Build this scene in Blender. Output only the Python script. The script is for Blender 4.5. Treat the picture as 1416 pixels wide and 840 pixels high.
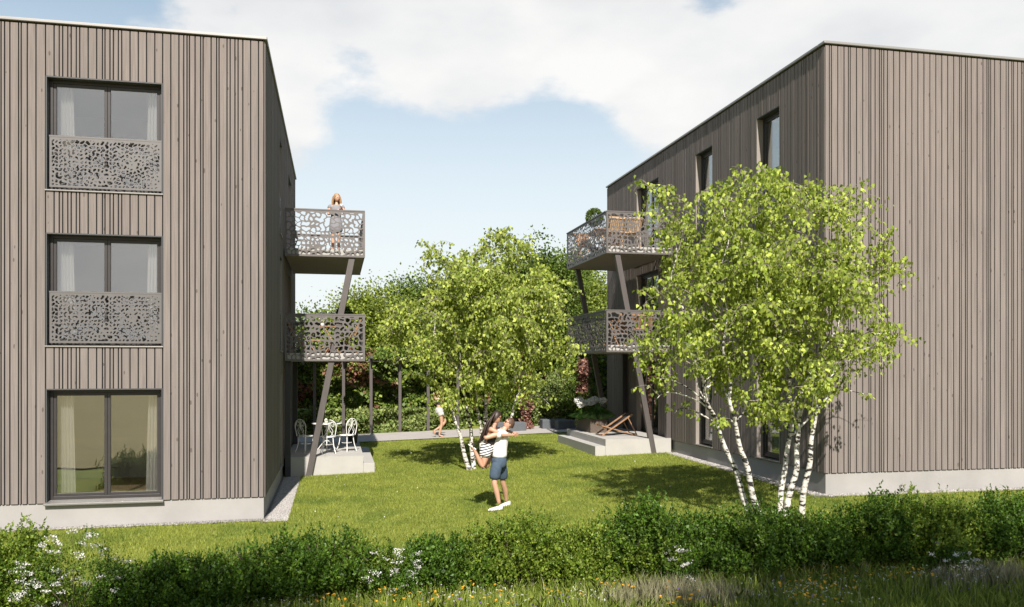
import bpy, math, random
import numpy as np
from mathutils import Vector, Matrix, noise as mnoise
for _o in list(bpy.data.objects): bpy.data.objects.remove(_o)
S = bpy.context.scene
COL = S.collection
R = math.radians
V = Vector

# ------------------------------------------------------------------ camera, sky, sun, exposure
CAMZ = 2.8
cd = bpy.data.cameras.new('camera'); cam = bpy.data.objects.new('camera', cd); COL.objects.link(cam)
cam.location = (0, 0, CAMZ); cam.rotation_euler = (R(90), 0, R(-11.9))
cd.sensor_width = 36; cd.lens = 1155/1416*36; cd.shift_y = 88/1416; cd.clip_end = 3000; cd.clip_start = .05
S.camera = cam
SUN_AZ, SUN_EL = 5.5, 42.0          # light travels towards +Y, turned 5.5 degrees to +X
S.view_settings.view_transform = 'Standard'; S.view_settings.look = 'None'
S.view_settings.gamma = 1; S.view_settings.exposure = 0.72
sd = bpy.data.lights.new('sun', 'SUN'); sun = bpy.data.objects.new('sun', sd); COL.objects.link(sun)
sd.energy = 5.0; sd.angle = R(.55); sd.color = (1, .94, .865)
trav = V((math.sin(R(SUN_AZ))*math.cos(R(SUN_EL)), math.cos(R(SUN_AZ))*math.cos(R(SUN_EL)), -math.sin(R(SUN_EL))))
sun.rotation_euler = trav.to_track_quat('-Z', 'Y').to_euler(); sun.location = (0, -20, 30)

W = bpy.data.worlds.new('World'); S.world = W; W.use_nodes = True
nt = W.node_tree; nt.nodes.clear()
def N(t, ty, **kw):
    n = t.nodes.new(ty)
    for k, v in kw.items():
        if k in n.bl_rna.properties.keys(): setattr(n, k, v)
        else:
            n.inputs[k.replace('_', ' ')].default_value = v
    return n
def world():
    L = nt.links.new
    sky = N(nt, 'ShaderNodeTexSky', sky_type='NISHITA'); sky.sun_disc = False
    sky.sun_elevation = R(SUN_EL); sky.sun_rotation = R(180+SUN_AZ); sky.air_density = 1.0; sky.dust_density = .6; sky.ozone_density = 1.3
    tc = N(nt, 'ShaderNodeTexCoord'); out = N(nt, 'ShaderNodeOutputWorld'); bg = N(nt, 'ShaderNodeBackground'); bg.inputs[1].default_value = .056
    sep = N(nt, 'ShaderNodeSeparateXYZ'); L(tc.outputs['Generated'], sep.inputs[0])
    def M(op, a, b=None, clamp=False):
        m = nt.nodes.new('ShaderNodeMath'); m.operation = op; m.use_clamp = clamp
        for i, x in enumerate((a, b)):
            if x is None: continue
            if hasattr(x, 'default_value') or hasattr(x, 'is_output'): L(x, m.inputs[i])
            else: m.inputs[i].default_value = x
        return m.outputs[0]
    # cloud layer: noise over the direction, seen in perspective
    mp = N(nt, 'ShaderNodeMapping'); mp.inputs['Scale'].default_value = (1, 1, 2.1); mp.inputs['Location'].default_value = (3.1, 1.7, .35)
    L(tc.outputs['Generated'], mp.inputs[0])
    n1 = N(nt, 'ShaderNodeTexNoise', Scale=2.6, Detail=9.0, Roughness=.55, Distortion=.25); L(mp.outputs[0], n1.inputs['Vector'])
    n2 = N(nt, 'ShaderNodeTexNoise', Scale=8.0, Detail=8.0, Roughness=.6); L(mp.outputs[0], n2.inputs['Vector'])
    f = M('ADD', M('MULTIPLY', n1.outputs['Fac'], .84), M('MULTIPLY', n2.outputs['Fac'], .36))
    a = R(11.9); Fv = V((math.sin(a), math.cos(a), 0)); Rv = V((math.cos(a), -math.sin(a), 0))
    # the masses of cloud (direction, tightness, weight)
    for (px, py, k, w) in CLOUDS:
        d = V(px).normalized() if isinstance(px, tuple) else (Fv + Rv*((px-708)/1155) + V((0, 0, (508-py)/1155))).normalized()
        vm = N(nt, 'ShaderNodeVectorMath', operation='DOT_PRODUCT'); L(tc.outputs['Generated'], vm.inputs[0]); vm.inputs[1].default_value = d
        e = M('EXPONENT', M('MULTIPLY', M('SUBTRACT', vm.outputs['Value'], 1.0), k))
        f = M('ADD', f, M('MULTIPLY', e, w))
    cr = N(nt, 'ShaderNodeMapRange', interpolation_type='SMOOTHSTEP'); L(f, cr.inputs[0]); cr.inputs[1].default_value = .66; cr.inputs[2].default_value = .80
    # cloud shading
    n3 = N(nt, 'ShaderNodeTexNoise', Scale=4.0, Detail=7.0, Roughness=.5); L(mp.outputs[0], n3.inputs['Vector'])
    cc = N(nt, 'ShaderNodeMix', data_type='RGBA'); mr = N(nt, 'ShaderNodeMapRange'); mr.inputs[1].default_value = .38; mr.inputs[2].default_value = .62; L(n3.outputs['Fac'], mr.inputs[0]); L(mr.outputs[0], cc.inputs[0])
    cc.inputs[6].default_value = (8.7, 8.8, 8.95, 1); cc.inputs[7].default_value = (10.9, 10.75, 10.5, 1)
    # pale haze towards the horizon
    hz = N(nt, 'ShaderNodeMapRange', interpolation_type='SMOOTHSTEP'); L(sep.outputs[2], hz.inputs[0]); hz.inputs[1].default_value = .58; hz.inputs[2].default_value = .03
    hm = N(nt, 'ShaderNodeMix', data_type='RGBA'); L(M('MULTIPLY', hz.outputs[0], .95), hm.inputs[0])
    hs = N(nt, 'ShaderNodeHueSaturation', Hue=.485, Saturation=1.05, Value=1.55); L(sky.outputs[0], hs.inputs['Color'])
    L(hs.outputs[0], hm.inputs[6]); hm.inputs[7].default_value = (9.9, 10.3, 10.3, 1)
    mx = N(nt, 'ShaderNodeMix', data_type='RGBA'); L(M('MULTIPLY', cr.outputs[0], .94), mx.inputs[0]); L(hm.outputs[2], mx.inputs[6]); L(cc.outputs[2], mx.inputs[7])
    L(mx.outputs[2], bg.inputs[0]); L(bg.outputs[0], out.inputs[0])
CLOUDS = [(250, 40, 70, .26), (520, 60, 60, .3), (640, 120, 160, .22), (820, 50, 70, .3), (880, 130, 220, .2), (1120, 30, 60, .26), (1350, 40, 60, .28),
          (395, 170, 300, .16), (775, 160, 260, -.24), (640, 250, 90, -.12), (5, -5, 260, -.5), (980, -30, 500, -.3), ((-.28, -1, .30), 0, 9, .55), (560, 275, 60, -.3), (820, 290, 60, -.2), (470, 150, 260, -.10), (720, 225, 900, .10), (410, 185, 900, .12), (340, 300, 60, -.1), (1100, 230, 80, -.1)]  # the cloud given as a direction is added behind the viewer to pale window reflections
world()

# ------------------------------------------------------------------ picture measurements -> places
_a = R(11.9); FX, FY = math.sin(_a), math.cos(_a); RX, RY = math.cos(_a), -math.sin(_a)
def dr(x):
    u = (x-708)/1155; return FX+u*RX, FY+u*RY
def at_y(x, y, Y):
    dx, dy = dr(x); t = Y/dy; return V((t*dx, Y, CAMZ-(y-508)/1155*t))
def gz(x, y):
    gx = .03*(min(x, 9.4)+1.27) if x > -1.27 else .006*(x+1.27)
    return gx + .012*(y-15.9)
def gpt(x, y): return V((x, y, gz(x, y)))

# ------------------------------------------------------------------ helpers
class MB:
    def __init__(s): s.v = []; s.f = []; s.mi = []
    def add(s, vs, fs, m=0):
        o = len(s.v); s.v += [tuple(p) for p in vs]; s.f += [tuple(i+o for i in f) for f in fs]; s.mi += [m]*len(fs); return s
    def box(s, a, b, m=0):
        x0, y0, z0 = a; x1, y1, z1 = b
        x0, x1 = min(x0, x1), max(x0, x1); y0, y1 = min(y0, y1), max(y0, y1); z0, z1 = min(z0, z1), max(z0, z1)
        return s.add([(x0,y0,z0),(x1,y0,z0),(x1,y1,z0),(x0,y1,z0),(x0,y0,z1),(x1,y0,z1),(x1,y1,z1),(x0,y1,z1)],
              [(3,2,1,0),(4,5,6,7),(0,1,5,4),(1,2,6,5),(2,3,7,6),(3,0,4,7)], m)
    def beam(s, p, q, w, h, up=(0, 0, 1), m=0):
        p, q = V(p), V(q); d = (q-p).normalized(); up = V(up); sx = d.cross(up)
        if sx.length < 1e-3: sx = d.cross(V((1, 0, 0)))
        sx.normalize(); uy = sx.cross(d).normalized(); sx = sx*w/2; uy = uy*h/2
        vs = [p-sx-uy, p+sx-uy, p+sx+uy, p-sx+uy, q-sx-uy, q+sx-uy, q+sx+uy, q-sx+uy]
        return s.add(vs, [(3,2,1,0),(4,5,6,7),(0,1,5,4),(1,2,6,5),(2,3,7,6),(3,0,4,7)], m)
    def tube(s, pts, r, n=6, m=0, cap=True):
        pts = [V(p) for p in pts]; k = len(pts)
        rs = r if isinstance(r, (list, tuple)) else [r]*k
        vs = []; ref = None
        for i in range(k):
            d = (pts[min(i+1, k-1)]-pts[max(i-1, 0)]).normalized()
            if ref is None: ref = d.orthogonal().normalized()
            a = (ref-d*ref.dot(d))
            a = a.normalized() if a.length > 1e-6 else d.orthogonal().normalized()
            ref = a; b = d.cross(a)
            for j in range(n):
                t = 2*math.pi*j/n; vs.append(pts[i]+(a*math.cos(t)+b*math.sin(t))*rs[i])
        fs = [(i*n+j, i*n+(j+1) % n, (i+1)*n+(j+1) % n, (i+1)*n+j) for i in range(k-1) for j in range(n)]
        if cap: fs += [tuple(reversed(range(n))), tuple(range((k-1)*n, k*n))]
        return s.add(vs, fs, m)
    def lathe(s, prof, c=(0, 0, 0), n=16, m=0):
        c = V(c); k = len(prof); vs = [(c.x+r*math.cos(2*math.pi*j/n), c.y+r*math.sin(2*math.pi*j/n), c.z+z) for r, z in prof for j in range(n)]
        fs = [(i*n+j, i*n+(j+1) % n, (i+1)*n+(j+1) % n, (i+1)*n+j) for i in range(k-1) for j in range(n)]
        fs += [tuple(reversed(range(n))), tuple(range((k-1)*n, k*n))]
        return s.add(vs, fs, m)
    def ball(s, c, r, nu=12, nv=8, m=0, rot=None):
        c = V(c); rx, ry, rz = (r, r, r) if not hasattr(r, '__len__') else r; vs = []
        for i in range(nv+1):
            ph = math.pi*i/nv
            for j in range(nu):
                t = 2*math.pi*j/nu; p = V((rx*math.sin(ph)*math.cos(t), ry*math.sin(ph)*math.sin(t), rz*math.cos(ph)))
                if rot: p = rot @ p
                vs.append(c+p)
        return s.add(vs, [(i*nu+j, (i+1)*nu+j, (i+1)*nu+(j+1) % nu, i*nu+(j+1) % nu) for i in range(nv) for j in range(nu)], m)
    def mesh(s, name, mats, smooth=False):
        me = bpy.data.meshes.new(name); me.from_pydata(s.v, [], s.f)
        for m in (mats if isinstance(mats, (list, tuple)) else [mats]): me.materials.append(m)
        if any(s.mi): me.polygons.foreach_set('material_index', s.mi)
        if smooth: me.polygons.foreach_set('use_smooth', [True]*len(me.polygons))
        me.update(); return me
    def build(s, name, mats, parent=None, smooth=False, bevel=0):
        o = link(name, s.mesh(name, mats, smooth), parent)
        if bevel:
            b = o.modifiers.new('bevel', 'BEVEL'); b.width = bevel; b.segments = 2; b.limit_method = 'ANGLE'
        return o
def link(name, data, parent=None):
    o = bpy.data.objects.new(name, data); COL.objects.link(o)
    if parent is not None:
        o.parent = parent; o.matrix_parent_inverse = Matrix.Translation(-wloc(parent))
    return o
def wloc(o):
    p = V(o.location)
    if o.parent: p = o.matrix_parent_inverse @ p + wloc(o.parent)
    return p
def thing(name, label, cat, loc=(0, 0, 0), group=None):
    o = bpy.data.objects.new(name, None); COL.objects.link(o); o.location = loc; o.empty_display_size = .2
    o['label'] = label; o['category'] = cat
    if group: o['group'] = group
    return o
def tag(o, label, cat, group=None, kind=None):
    o['label'] = label; o['category'] = cat
    if group: o['group'] = group
    if kind: o['kind'] = kind
    return o
def struct(o): o['kind'] = 'structure'; return o
def stuff(o): o['kind'] = 'stuff'; return o
def copy_tree(o, loc, rz=0, label=None, group=None):
    """copy of a thing with its parts and sub-parts (parts were built in the thing's own coordinates)"""
    def cp(x, par):
        c = x.copy(); COL.objects.link(c)
        if par is not None: c.parent = par
        for ch in x.children: cp(ch, c)
        return c
    c = cp(o, None); c.location = loc; c.rotation_euler = (0, 0, rz)
    if label: c['label'] = label
    if group: c['group'] = group
    return c

# ------------------------------------------------------------------ materials
def mat(name, col=(.5, .5, .5), rough=.6, metal=0, spec=.5, var=0, vscale=3, bump=0, bscale=40, vcol=None, stretch=(1, 1, 1), island=0):
    m = bpy.data.materials.new(name); m.use_nodes = True; t = m.node_tree; L = t.links.new
    b = t.nodes['Principled BSDF']; b.inputs['Roughness'].default_value = rough; b.inputs['Metallic'].default_value = metal
    b.inputs['Specular IOR Level'].default_value = spec; b.inputs['Base Color'].default_value = (*col, 1)
    geo = N(t, 'ShaderNodeNewGeometry'); mp = N(t, 'ShaderNodeMapping'); mp.inputs['Scale'].default_value = stretch; L(geo.outputs['Position'], mp.inputs[0])
    src = None
    if var:
        n = N(t, 'ShaderNodeTexNoise', Scale=vscale, Detail=6.0, Roughness=.6); L(mp.outputs[0], n.inputs['Vector'])
        r = N(t, 'ShaderNodeMapRange'); r.inputs[1].default_value = .3; r.inputs[2].default_value = .7; L(n.outputs['Fac'], r.inputs[0])
        mx = N(t, 'ShaderNodeMix', data_type='RGBA'); L(r.outputs[0], mx.inputs[0])
        c2 = vcol or tuple(c*(1-var) for c in col); mx.inputs[6].default_value = (*c2, 1); mx.inputs[7].default_value = (*col, 1); src = mx.outputs[2]
    if island:
        hs = N(t, 'ShaderNodeHueSaturation'); rr = N(t, 'ShaderNodeMapRange'); L(geo.outputs['Random Per Island'], rr.inputs[0]); rr.inputs[3].default_value = 1-island; rr.inputs[4].default_value = 1+island
        L(rr.outputs[0], hs.inputs['Value'])
        if src: L(src, hs.inputs['Color'])
        else: hs.inputs['Color'].default_value = (*col, 1)
        src = hs.outputs[0]
    if src: L(src, b.inputs['Base Color'])
    if bump:
        n = N(t, 'ShaderNodeTexNoise', Scale=bscale, Detail=5.0); L(mp.outputs[0], n.inputs['Vector'])
        bm = N(t, 'ShaderNodeBump', Strength=bump, Distance=.02); L(n.outputs['Fac'], bm.inputs['Height']); L(bm.outputs[0], b.inputs['Normal'])
    return m
def mat_wood_clad():
    m = bpy.data.materials.new('stained_spruce'); m.use_nodes = True; t = m.node_tree; L = t.links.new; b = t.nodes['Principled BSDF']
    b.inputs['Roughness'].default_value = .9; b.inputs['Specular IOR Level'].default_value = .04
    g = N(t, 'ShaderNodeNewGeometry')
    # every board is cut from another length of timber: shift the grain by the board's own random number
    cm = N(t, 'ShaderNodeCombineXYZ'); mu = N(t, 'ShaderNodeMath', operation='MULTIPLY'); mu.inputs[1].default_value = 37; L(g.outputs['Random Per Island'], mu.inputs[0]); L(mu.outputs[0], cm.inputs[2])
    ad = N(t, 'ShaderNodeVectorMath', operation='ADD'); L(g.outputs['Position'], ad.inputs[0]); L(cm.outputs[0], ad.inputs[1])
    mp = N(t, 'ShaderNodeMapping'); mp.inputs['Scale'].default_value = (34, 34, 1.1); L(ad.outputs[0], mp.inputs[0])
    n = N(t, 'ShaderNodeTexNoise', Scale=1.0, Detail=7.0, Roughness=.62, Distortion=.5); L(mp.outputs[0], n.inputs['Vector'])
    c = N(t, 'ShaderNodeValToRGB'); e = c.color_ramp.elements; e[0].position = .3; e[0].color = (.160, .138, .127, 1); e[1].position = .68; e[1].color = (.222, .192, .177, 1); L(n.outputs['Fac'], c.inputs[0])
    mp2 = N(t, 'ShaderNodeMapping'); mp2.inputs['Scale'].default_value = (9, 9, 3.6); L(ad.outputs[0], mp2.inputs[0])
    vo = N(t, 'ShaderNodeTexVoronoi', Scale=1.0, Randomness=1.0); L(mp2.outputs[0], vo.inputs['Vector'])
    sp = N(t, 'ShaderNodeSeparateColor'); L(vo.outputs['Color'], sp.inputs[0])
    th = N(t, 'ShaderNodeMapRange'); L(sp.outputs[0], th.inputs[0]); th.inputs[1].default_value = .25; th.inputs[2].default_value = 1; th.inputs[3].default_value = 0; th.inputs[4].default_value = .17
    sb = N(t, 'ShaderNodeMath', operation='LESS_THAN'); L(vo.outputs['Distance'], sb.inputs[0]); L(th.outputs[0], sb.inputs[1])
    km = N(t, 'ShaderNodeMath', operation='MULTIPLY'); L(sb.outputs[0], km.inputs[0]); km.inputs[1].default_value = .62
    mx = N(t, 'ShaderNodeMix', data_type='RGBA'); L(km.outputs[0], mx.inputs[0]); L(c.outputs[0], mx.inputs[6]); mx.inputs[7].default_value = (.07, .055, .045, 1)
    hs = N(t, 'ShaderNodeHueSaturation'); rr = N(t, 'ShaderNodeMapRange'); L(g.outputs['Random Per Island'], rr.inputs[0]); rr.inputs[3].default_value = .93; rr.inputs[4].default_value = 1.06
    L(rr.outputs[0], hs.inputs['Value']); L(mx.outputs[2], hs.inputs['Color'])
    mw = N(t, 'ShaderNodeMapping'); mw.inputs['Scale'].default_value = (1.6, 1.6, .22); L(g.outputs['Position'], mw.inputs[0])
    nw = N(t, 'ShaderNodeTexNoise', Scale=1.0, Detail=6.0, Roughness=.6); L(mw.outputs[0], nw.inputs['Vector'])
    rw = N(t, 'ShaderNodeMapRange'); L(nw.outputs['Fac'], rw.inputs[0]); rw.inputs[1].default_value = .35; rw.inputs[2].default_value = .65; rw.inputs[3].default_value = .94; rw.inputs[4].default_value = 1.04
    h3 = N(t, 'ShaderNodeHueSaturation'); L(rw.outputs[0], h3.inputs['Value']); L(hs.outputs[0], h3.inputs['Color']); L(h3.outputs[0], b.inputs['Base Color'])
    bm = N(t, 'ShaderNodeBump', Strength=.25, Distance=.004); L(n.outputs['Fac'], bm.inputs['Height']); L(bm.outputs[0], b.inputs['Normal'])
    return m
def mat_leaf(name, c1, c2, c3=None, trans=.45, pscale=1.2, thr=(.5, .6), vlo=.65, vhi=1.25, gloss=.3):
    """c1-c2 from leaf to leaf, c3 in patches of growth"""
    m = bpy.data.materials.new(name); m.use_nodes = True; t = m.node_tree; L = t.links.new; t.nodes.clear()
    out = N(t, 'ShaderNodeOutputMaterial'); g = N(t, 'ShaderNodeNewGeometry')
    mx = N(t, 'ShaderNodeMix', data_type='RGBA'); L(g.outputs['Random Per Island'], mx.inputs[0]); mx.inputs[6].default_value = (*c1, 1); mx.inputs[7].default_value = (*c2, 1)
    n = N(t, 'ShaderNodeTexNoise', Scale=pscale, Detail=4.0, Roughness=.6); L(g.outputs['Position'], n.inputs['Vector']); src = mx.outputs[2]
    if c3:
        r = N(t, 'ShaderNodeMapRange'); L(n.outputs['Fac'], r.inputs[0]); r.inputs[1].default_value = thr[0]; r.inputs[2].default_value = thr[1]
        m2 = N(t, 'ShaderNodeMix', data_type='RGBA'); L(r.outputs[0], m2.inputs[0]); L(src, m2.inputs[6]); m2.inputs[7].default_value = (*c3, 1); src = m2.outputs[2]
    mu = N(t, 'ShaderNodeMath', operation='MULTIPLY'); mu.inputs[1].default_value = 7.31; L(g.outputs['Random Per Island'], mu.inputs[0])
    fr = N(t, 'ShaderNodeMath', operation='FRACT'); L(mu.outputs[0], fr.inputs[0])
    rr = N(t, 'ShaderNodeMapRange'); L(fr.outputs[0], rr.inputs[0]); rr.inputs[3].default_value = vlo; rr.inputs[4].default_value = vhi
    hs = N(t, 'ShaderNodeHueSaturation'); L(rr.outputs[0], hs.inputs['Value']); L(src, hs.inputs['Color'])
    d = N(t, 'ShaderNodeBsdfPrincipled'); d.inputs['Roughness'].default_value = .5; d.inputs['Specular IOR Level'].default_value = gloss; L(hs.outputs[0], d.inputs['Base Color'])
    tr = N(t, 'ShaderNodeBsdfTranslucent'); h2 = N(t, 'ShaderNodeHueSaturation', Hue=.49, Saturation=1.0, Value=1.2); L(hs.outputs[0], h2.inputs['Color']); L(h2.outputs[0], tr.inputs[0])
    ms = N(t, 'ShaderNodeMixShader'); ms.inputs[0].default_value = trans; L(d.outputs[0], ms.inputs[1]); L(tr.outputs[0], ms.inputs[2]); L(ms.outputs[0], out.inputs[0])
    return m
def mat_glass(name, refl=.3, tint=(.85, .9, .88)):
    m = bpy.data.materials.new(name); m.use_nodes = True; t = m.node_tree; L = t.links.new; t.nodes.clear()
    out = N(t, 'ShaderNodeOutputMaterial'); tr = N(t, 'ShaderNodeBsdfTransparent'); tr.inputs[0].default_value = (*tint, 1)
    gl = N(t, 'ShaderNodeBsdfGlossy'); gl.inputs['Roughness'].default_value = .01; gl.inputs[0].default_value = (.93, .94, .95, 1)
    g = N(t, 'ShaderNodeNewGeometry'); n = N(t, 'ShaderNodeTexNoise', Scale=1.3, Detail=1.0); L(g.outputs['Position'], n.inputs['Vector'])
    bm = N(t, 'ShaderNodeBump', Strength=.05, Distance=.03); L(n.outputs['Fac'], bm.inputs['Height']); L(bm.outputs[0], gl.inputs['Normal'])
    fr = N(t, 'ShaderNodeFresnel', IOR=1.5); ad = N(t, 'ShaderNodeMath', operation='ADD', use_clamp=True); ad.inputs[1].default_value = refl; hf = N(t, 'ShaderNodeMath', operation='MULTIPLY'); hf.inputs[1].default_value = .6; L(fr.outputs[0], hf.inputs[0]); L(hf.outputs[0], ad.inputs[0])
    ms = N(t, 'ShaderNodeMixShader'); L(ad.outputs[0], ms.inputs[0]); L(tr.outputs[0], ms.inputs[1]); L(gl.outputs[0], ms.inputs[2]); L(ms.outputs[0], out.inputs[0])
    return m
def mat_bark():
    m = bpy.data.materials.new('birch_bark'); m.use_nodes = True; t = m.node_tree; L = t.links.new; b = t.nodes['Principled BSDF']; b.inputs['Roughness'].default_value = .75
    g = N(t, 'ShaderNodeNewGeometry'); mp = N(t, 'ShaderNodeMapping'); mp.inputs['Scale'].default_value = (8, 8, 21); L(g.outputs['Position'], mp.inputs[0])
    n = N(t, 'ShaderNodeTexNoise', Scale=1.0, Detail=4.0, Roughness=.6); L(mp.outputs[0], n.inputs['Vector'])
    c = N(t, 'ShaderNodeValToRGB'); e = c.color_ramp.elements; e[0].position = .43; e[0].color = (.015, .013, .012, 1); e[1].position = .485; e[1].color = (.46, .43, .38, 1)
    k = c.color_ramp.elements.new(.6); k.color = (.64, .61, .56, 1); L(n.outputs['Fac'], c.inputs[0]); L(c.outputs[0], b.inputs['Base Color'])
    bm = N(t, 'ShaderNodeBump', Strength=.4, Distance=.01); L(n.outputs['Fac'], bm.inputs['Height']); L(bm.outputs[0], b.inputs['Normal'])
    return m
def mat_lawn():
    m = bpy.data.materials.new('lawn_soil_green'); m.use_nodes = True; t = m.node_tree; L = t.links.new; b = t.nodes['Principled BSDF']; b.inputs['Roughness'].default_value = .9; b.inputs['Specular IOR Level'].default_value = .1
    g = N(t, 'ShaderNodeNewGeometry')
    n = N(t, 'ShaderNodeTexNoise', Scale=1.1, Detail=8.0, Roughness=.65); L(g.outputs['Position'], n.inputs['Vector'])
    n2 = N(t, 'ShaderNodeTexNoise', Scale=45.0, Detail=4.0, Roughness=.7); L(g.outputs['Position'], n2.inputs['Vector'])
    mx = N(t, 'ShaderNodeMix', data_type='RGBA'); r = N(t, 'ShaderNodeMapRange'); r.inputs[1].default_value = .40; r.inputs[2].default_value = .60; L(n.outputs['Fac'], r.inputs[0]); L(r.outputs[0], mx.inputs[0])
    mx.inputs[6].default_value = (.150, .190, .034, 1); mx.inputs[7].default_value = (.255, .285, .055, 1)
    hs = N(t, 'ShaderNodeHueSaturation'); r2 = N(t, 'ShaderNodeMapRange'); r2.inputs[1].default_value = .3; r2.inputs[2].default_value = .7; r2.inputs[3].default_value = .62; r2.inputs[4].default_value = 1.3; L(n2.outputs['Fac'], r2.inputs[0]); L(r2.outputs[0], hs.inputs['Value'])
    L(mx.outputs[2], hs.inputs['Color']); L(hs.outputs[0], b.inputs['Base Color'])
    bm = N(t, 'ShaderNodeBump', Strength=.9, Distance=.03); L(n2.outputs['Fac'], bm.inputs['Height']); L(bm.outputs[0], b.inputs['Normal'])
    return m
def mat_stripes(name, c1, c2, step):
    m = bpy.data.materials.new(name); m.use_nodes = True; t = m.node_tree; L = t.links.new; b = t.nodes['Principled BSDF']; b.inputs['Roughness'].default_value = .85
    g = N(t, 'ShaderNodeTexCoord'); s = N(t, 'ShaderNodeSeparateXYZ'); L(g.outputs['Object'], s.inputs[0])
    mu = N(t, 'ShaderNodeMath', operation='MULTIPLY'); mu.inputs[1].default_value = 1/step; L(s.outputs[2], mu.inputs[0])
    ax = N(t, 'ShaderNodeMath', operation='MULTIPLY_ADD'); ax.inputs[1].default_value = -.25/step; L(s.outputs[0], ax.inputs[0]); L(mu.outputs[0], ax.inputs[2])
    f = N(t, 'ShaderNodeMath', operation='FRACT'); L(ax.outputs[0], f.inputs[0]); q = N(t, 'ShaderNodeMath', operation='GREATER_THAN'); q.inputs[1].default_value = .52; L(f.outputs[0], q.inputs[0])
    mx = N(t, 'ShaderNodeMix', data_type='RGBA'); L(q.outputs[0], mx.inputs[0]); mx.inputs[6].default_value = (*c1, 1); mx.inputs[7].default_value = (*c2, 1); L(mx.outputs[2], b.inputs['Base Color'])
    return m

M_WOOD = mat_wood_clad()
M_WALLBACK = mat('wall_membrane', (.006, .006, .007), .9)
M_CONC = mat('plinth_concrete', (.34, .325, .31), .85, var=.2, vscale=1.1, bump=.12, bscale=60)
M_SLAB = mat('pale_concrete', (.40, .385, .36), .85, var=.1, vscale=2.5, bump=.1, bscale=70)
M_PAVE = mat('path_concrete', (.38, .35, .32), .9, var=.12, vscale=2, bump=.1, bscale=50, island=.05)
M_COPE = mat('roof_metal', (.27, .26, .25), .45, metal=.3, var=.06)
M_FRAME = mat('window_frame', (.036, .032, .031), .42, var=.2, vscale=8)
M_REVEAL = mat('window_reveal', (.05, .052, .056), .6)
M_REVEALW = mat('reveal_wood', (.27, .235, .205), .7, var=.15, vscale=12, stretch=(1, 1, .1))
M_SILL = mat('sill_metal', (.26, .25, .235), .4, metal=.5)
M_PERF = mat('perforated_metal', (.14, .128, .122), .5, metal=.3, var=.12, vscale=5)
M_PERF2 = mat('guard_metal', (.135, .128, .125), .5, metal=.3, var=.12, vscale=5)
M_POST = mat('steel_post', (.12, .105, .10), .5, metal=.35, var=.2, vscale=9, stretch=(1, 1, .2))
M_DARKPOST = mat('dark_post', (.035, .036, .04), .5)
M_GLASS = mat_glass('window_glass', .18, (.99, .99, .985))
M_GLASSS = mat_glass('side_glass', .12, (.9, .93, .92))
M_CURT = bpy.data.materials.new('curtain_cloth')
def _curt():
    m = M_CURT; m.use_nodes = True; t = m.node_tree; t.nodes.clear(); out = N(t, 'ShaderNodeOutputMaterial'); d = N(t, 'ShaderNodeBsdfDiffuse'); d.inputs[0].default_value = (.82, .8, .76, 1)
    r = N(t, 'ShaderNodeBsdfTranslucent'); r.inputs[0].default_value = (.8, .78, .74, 1); s = N(t, 'ShaderNodeMixShader'); s.inputs[0].default_value = .35
    t.links.new(d.outputs[0], s.inputs[1]); t.links.new(r.outputs[0], s.inputs[2]); t.links.new(s.outputs[0], out.inputs[0])
_curt()
M_ROOM = mat('room_plaster', (.8, .78, .76), .9, var=.05)
M_ROOMF = mat('room_floor', (.60, .44, .28), .5, var=.3, vscale=4, stretch=(8, 1, 1))
M_GRAVEL = mat('gravel', (.20, .185, .17), .9, var=.5, vscale=60, bump=.8, bscale=70)
M_STONE = mat('pebble', (.30, .28, .265), .85, island=.38)
M_LAWN = mat_lawn()
M_BARK = mat_bark()
M_TWIG = mat('birch_twig', (.30, .26, .21), .8, var=.4, vscale=20)
M_BROWNBARK = mat('tree_bark', (.10, .075, .055), .9, var=.4, vscale=14, stretch=(1, 1, .3), bump=.5, bscale=30)
M_BIRCH = mat_leaf('birch_leaf', (.18, .27, .025), (.52, .60, .11), trans=.42, vlo=.5, vhi=1.25)
M_BIRCH2 = mat_leaf('birch_leaf_pale', (.19, .28, .03), (.54, .61, .13), trans=.42, vlo=.5, vhi=1.25)
M_TREE = mat_leaf('tree_leaf', (.13, .19, .02), (.32, .38, .06), trans=.35, pscale=.6, vlo=.5, vhi=1.3)
M_TREED = mat_leaf('dark_tree_leaf', (.05, .095, .012), (.17, .24, .035), trans=.3, pscale=.6, vlo=.5, vhi=1.3)
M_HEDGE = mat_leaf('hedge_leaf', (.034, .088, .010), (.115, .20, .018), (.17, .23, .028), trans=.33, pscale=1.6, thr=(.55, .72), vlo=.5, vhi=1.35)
M_HEDGESUN = mat_leaf('hedge_leaf_sunlit', (.09, .17, .014), (.26, .33, .045), trans=.38, vlo=.55, vhi=1.3)  # sunlight on the brighter shrubs is put into this leaf colour
M_IVY = mat_leaf('climber_leaf', (.06, .12, .016), (.24, .31, .06), (.34, .16, .11), trans=.3, pscale=.8, thr=(.56, .61), vlo=.5, vhi=1.5)
M_IVYP = mat_leaf('pale_shrub_leaf', (.10, .17, .03), (.30, .34, .12), trans=.3, vlo=.6, vhi=1.5)
M_RED = mat_leaf('red_creeper_leaf', (.12, .035, .025), (.42, .24, .18), (.12, .15, .03), trans=.25, pscale=2.5, thr=(.58, .66), vlo=.5, vhi=1.5)
M_BLADE = mat_leaf('lawn_blade', (.19, .23, .035), (.36, .39, .08), (.15, .21, .035), trans=.4, pscale=.9, thr=(.48, .68), vlo=.7, vhi=1.25)
M_MEADOW = mat_leaf('meadow_blade', (.13, .20, .025), (.32, .37, .07), trans=.35, vlo=.6, vhi=1.3)
M_DRY = mat_leaf('dry_grass', (.24, .23, .13), (.42, .39, .25), trans=.3, vlo=.6, vhi=1.25)
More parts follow.
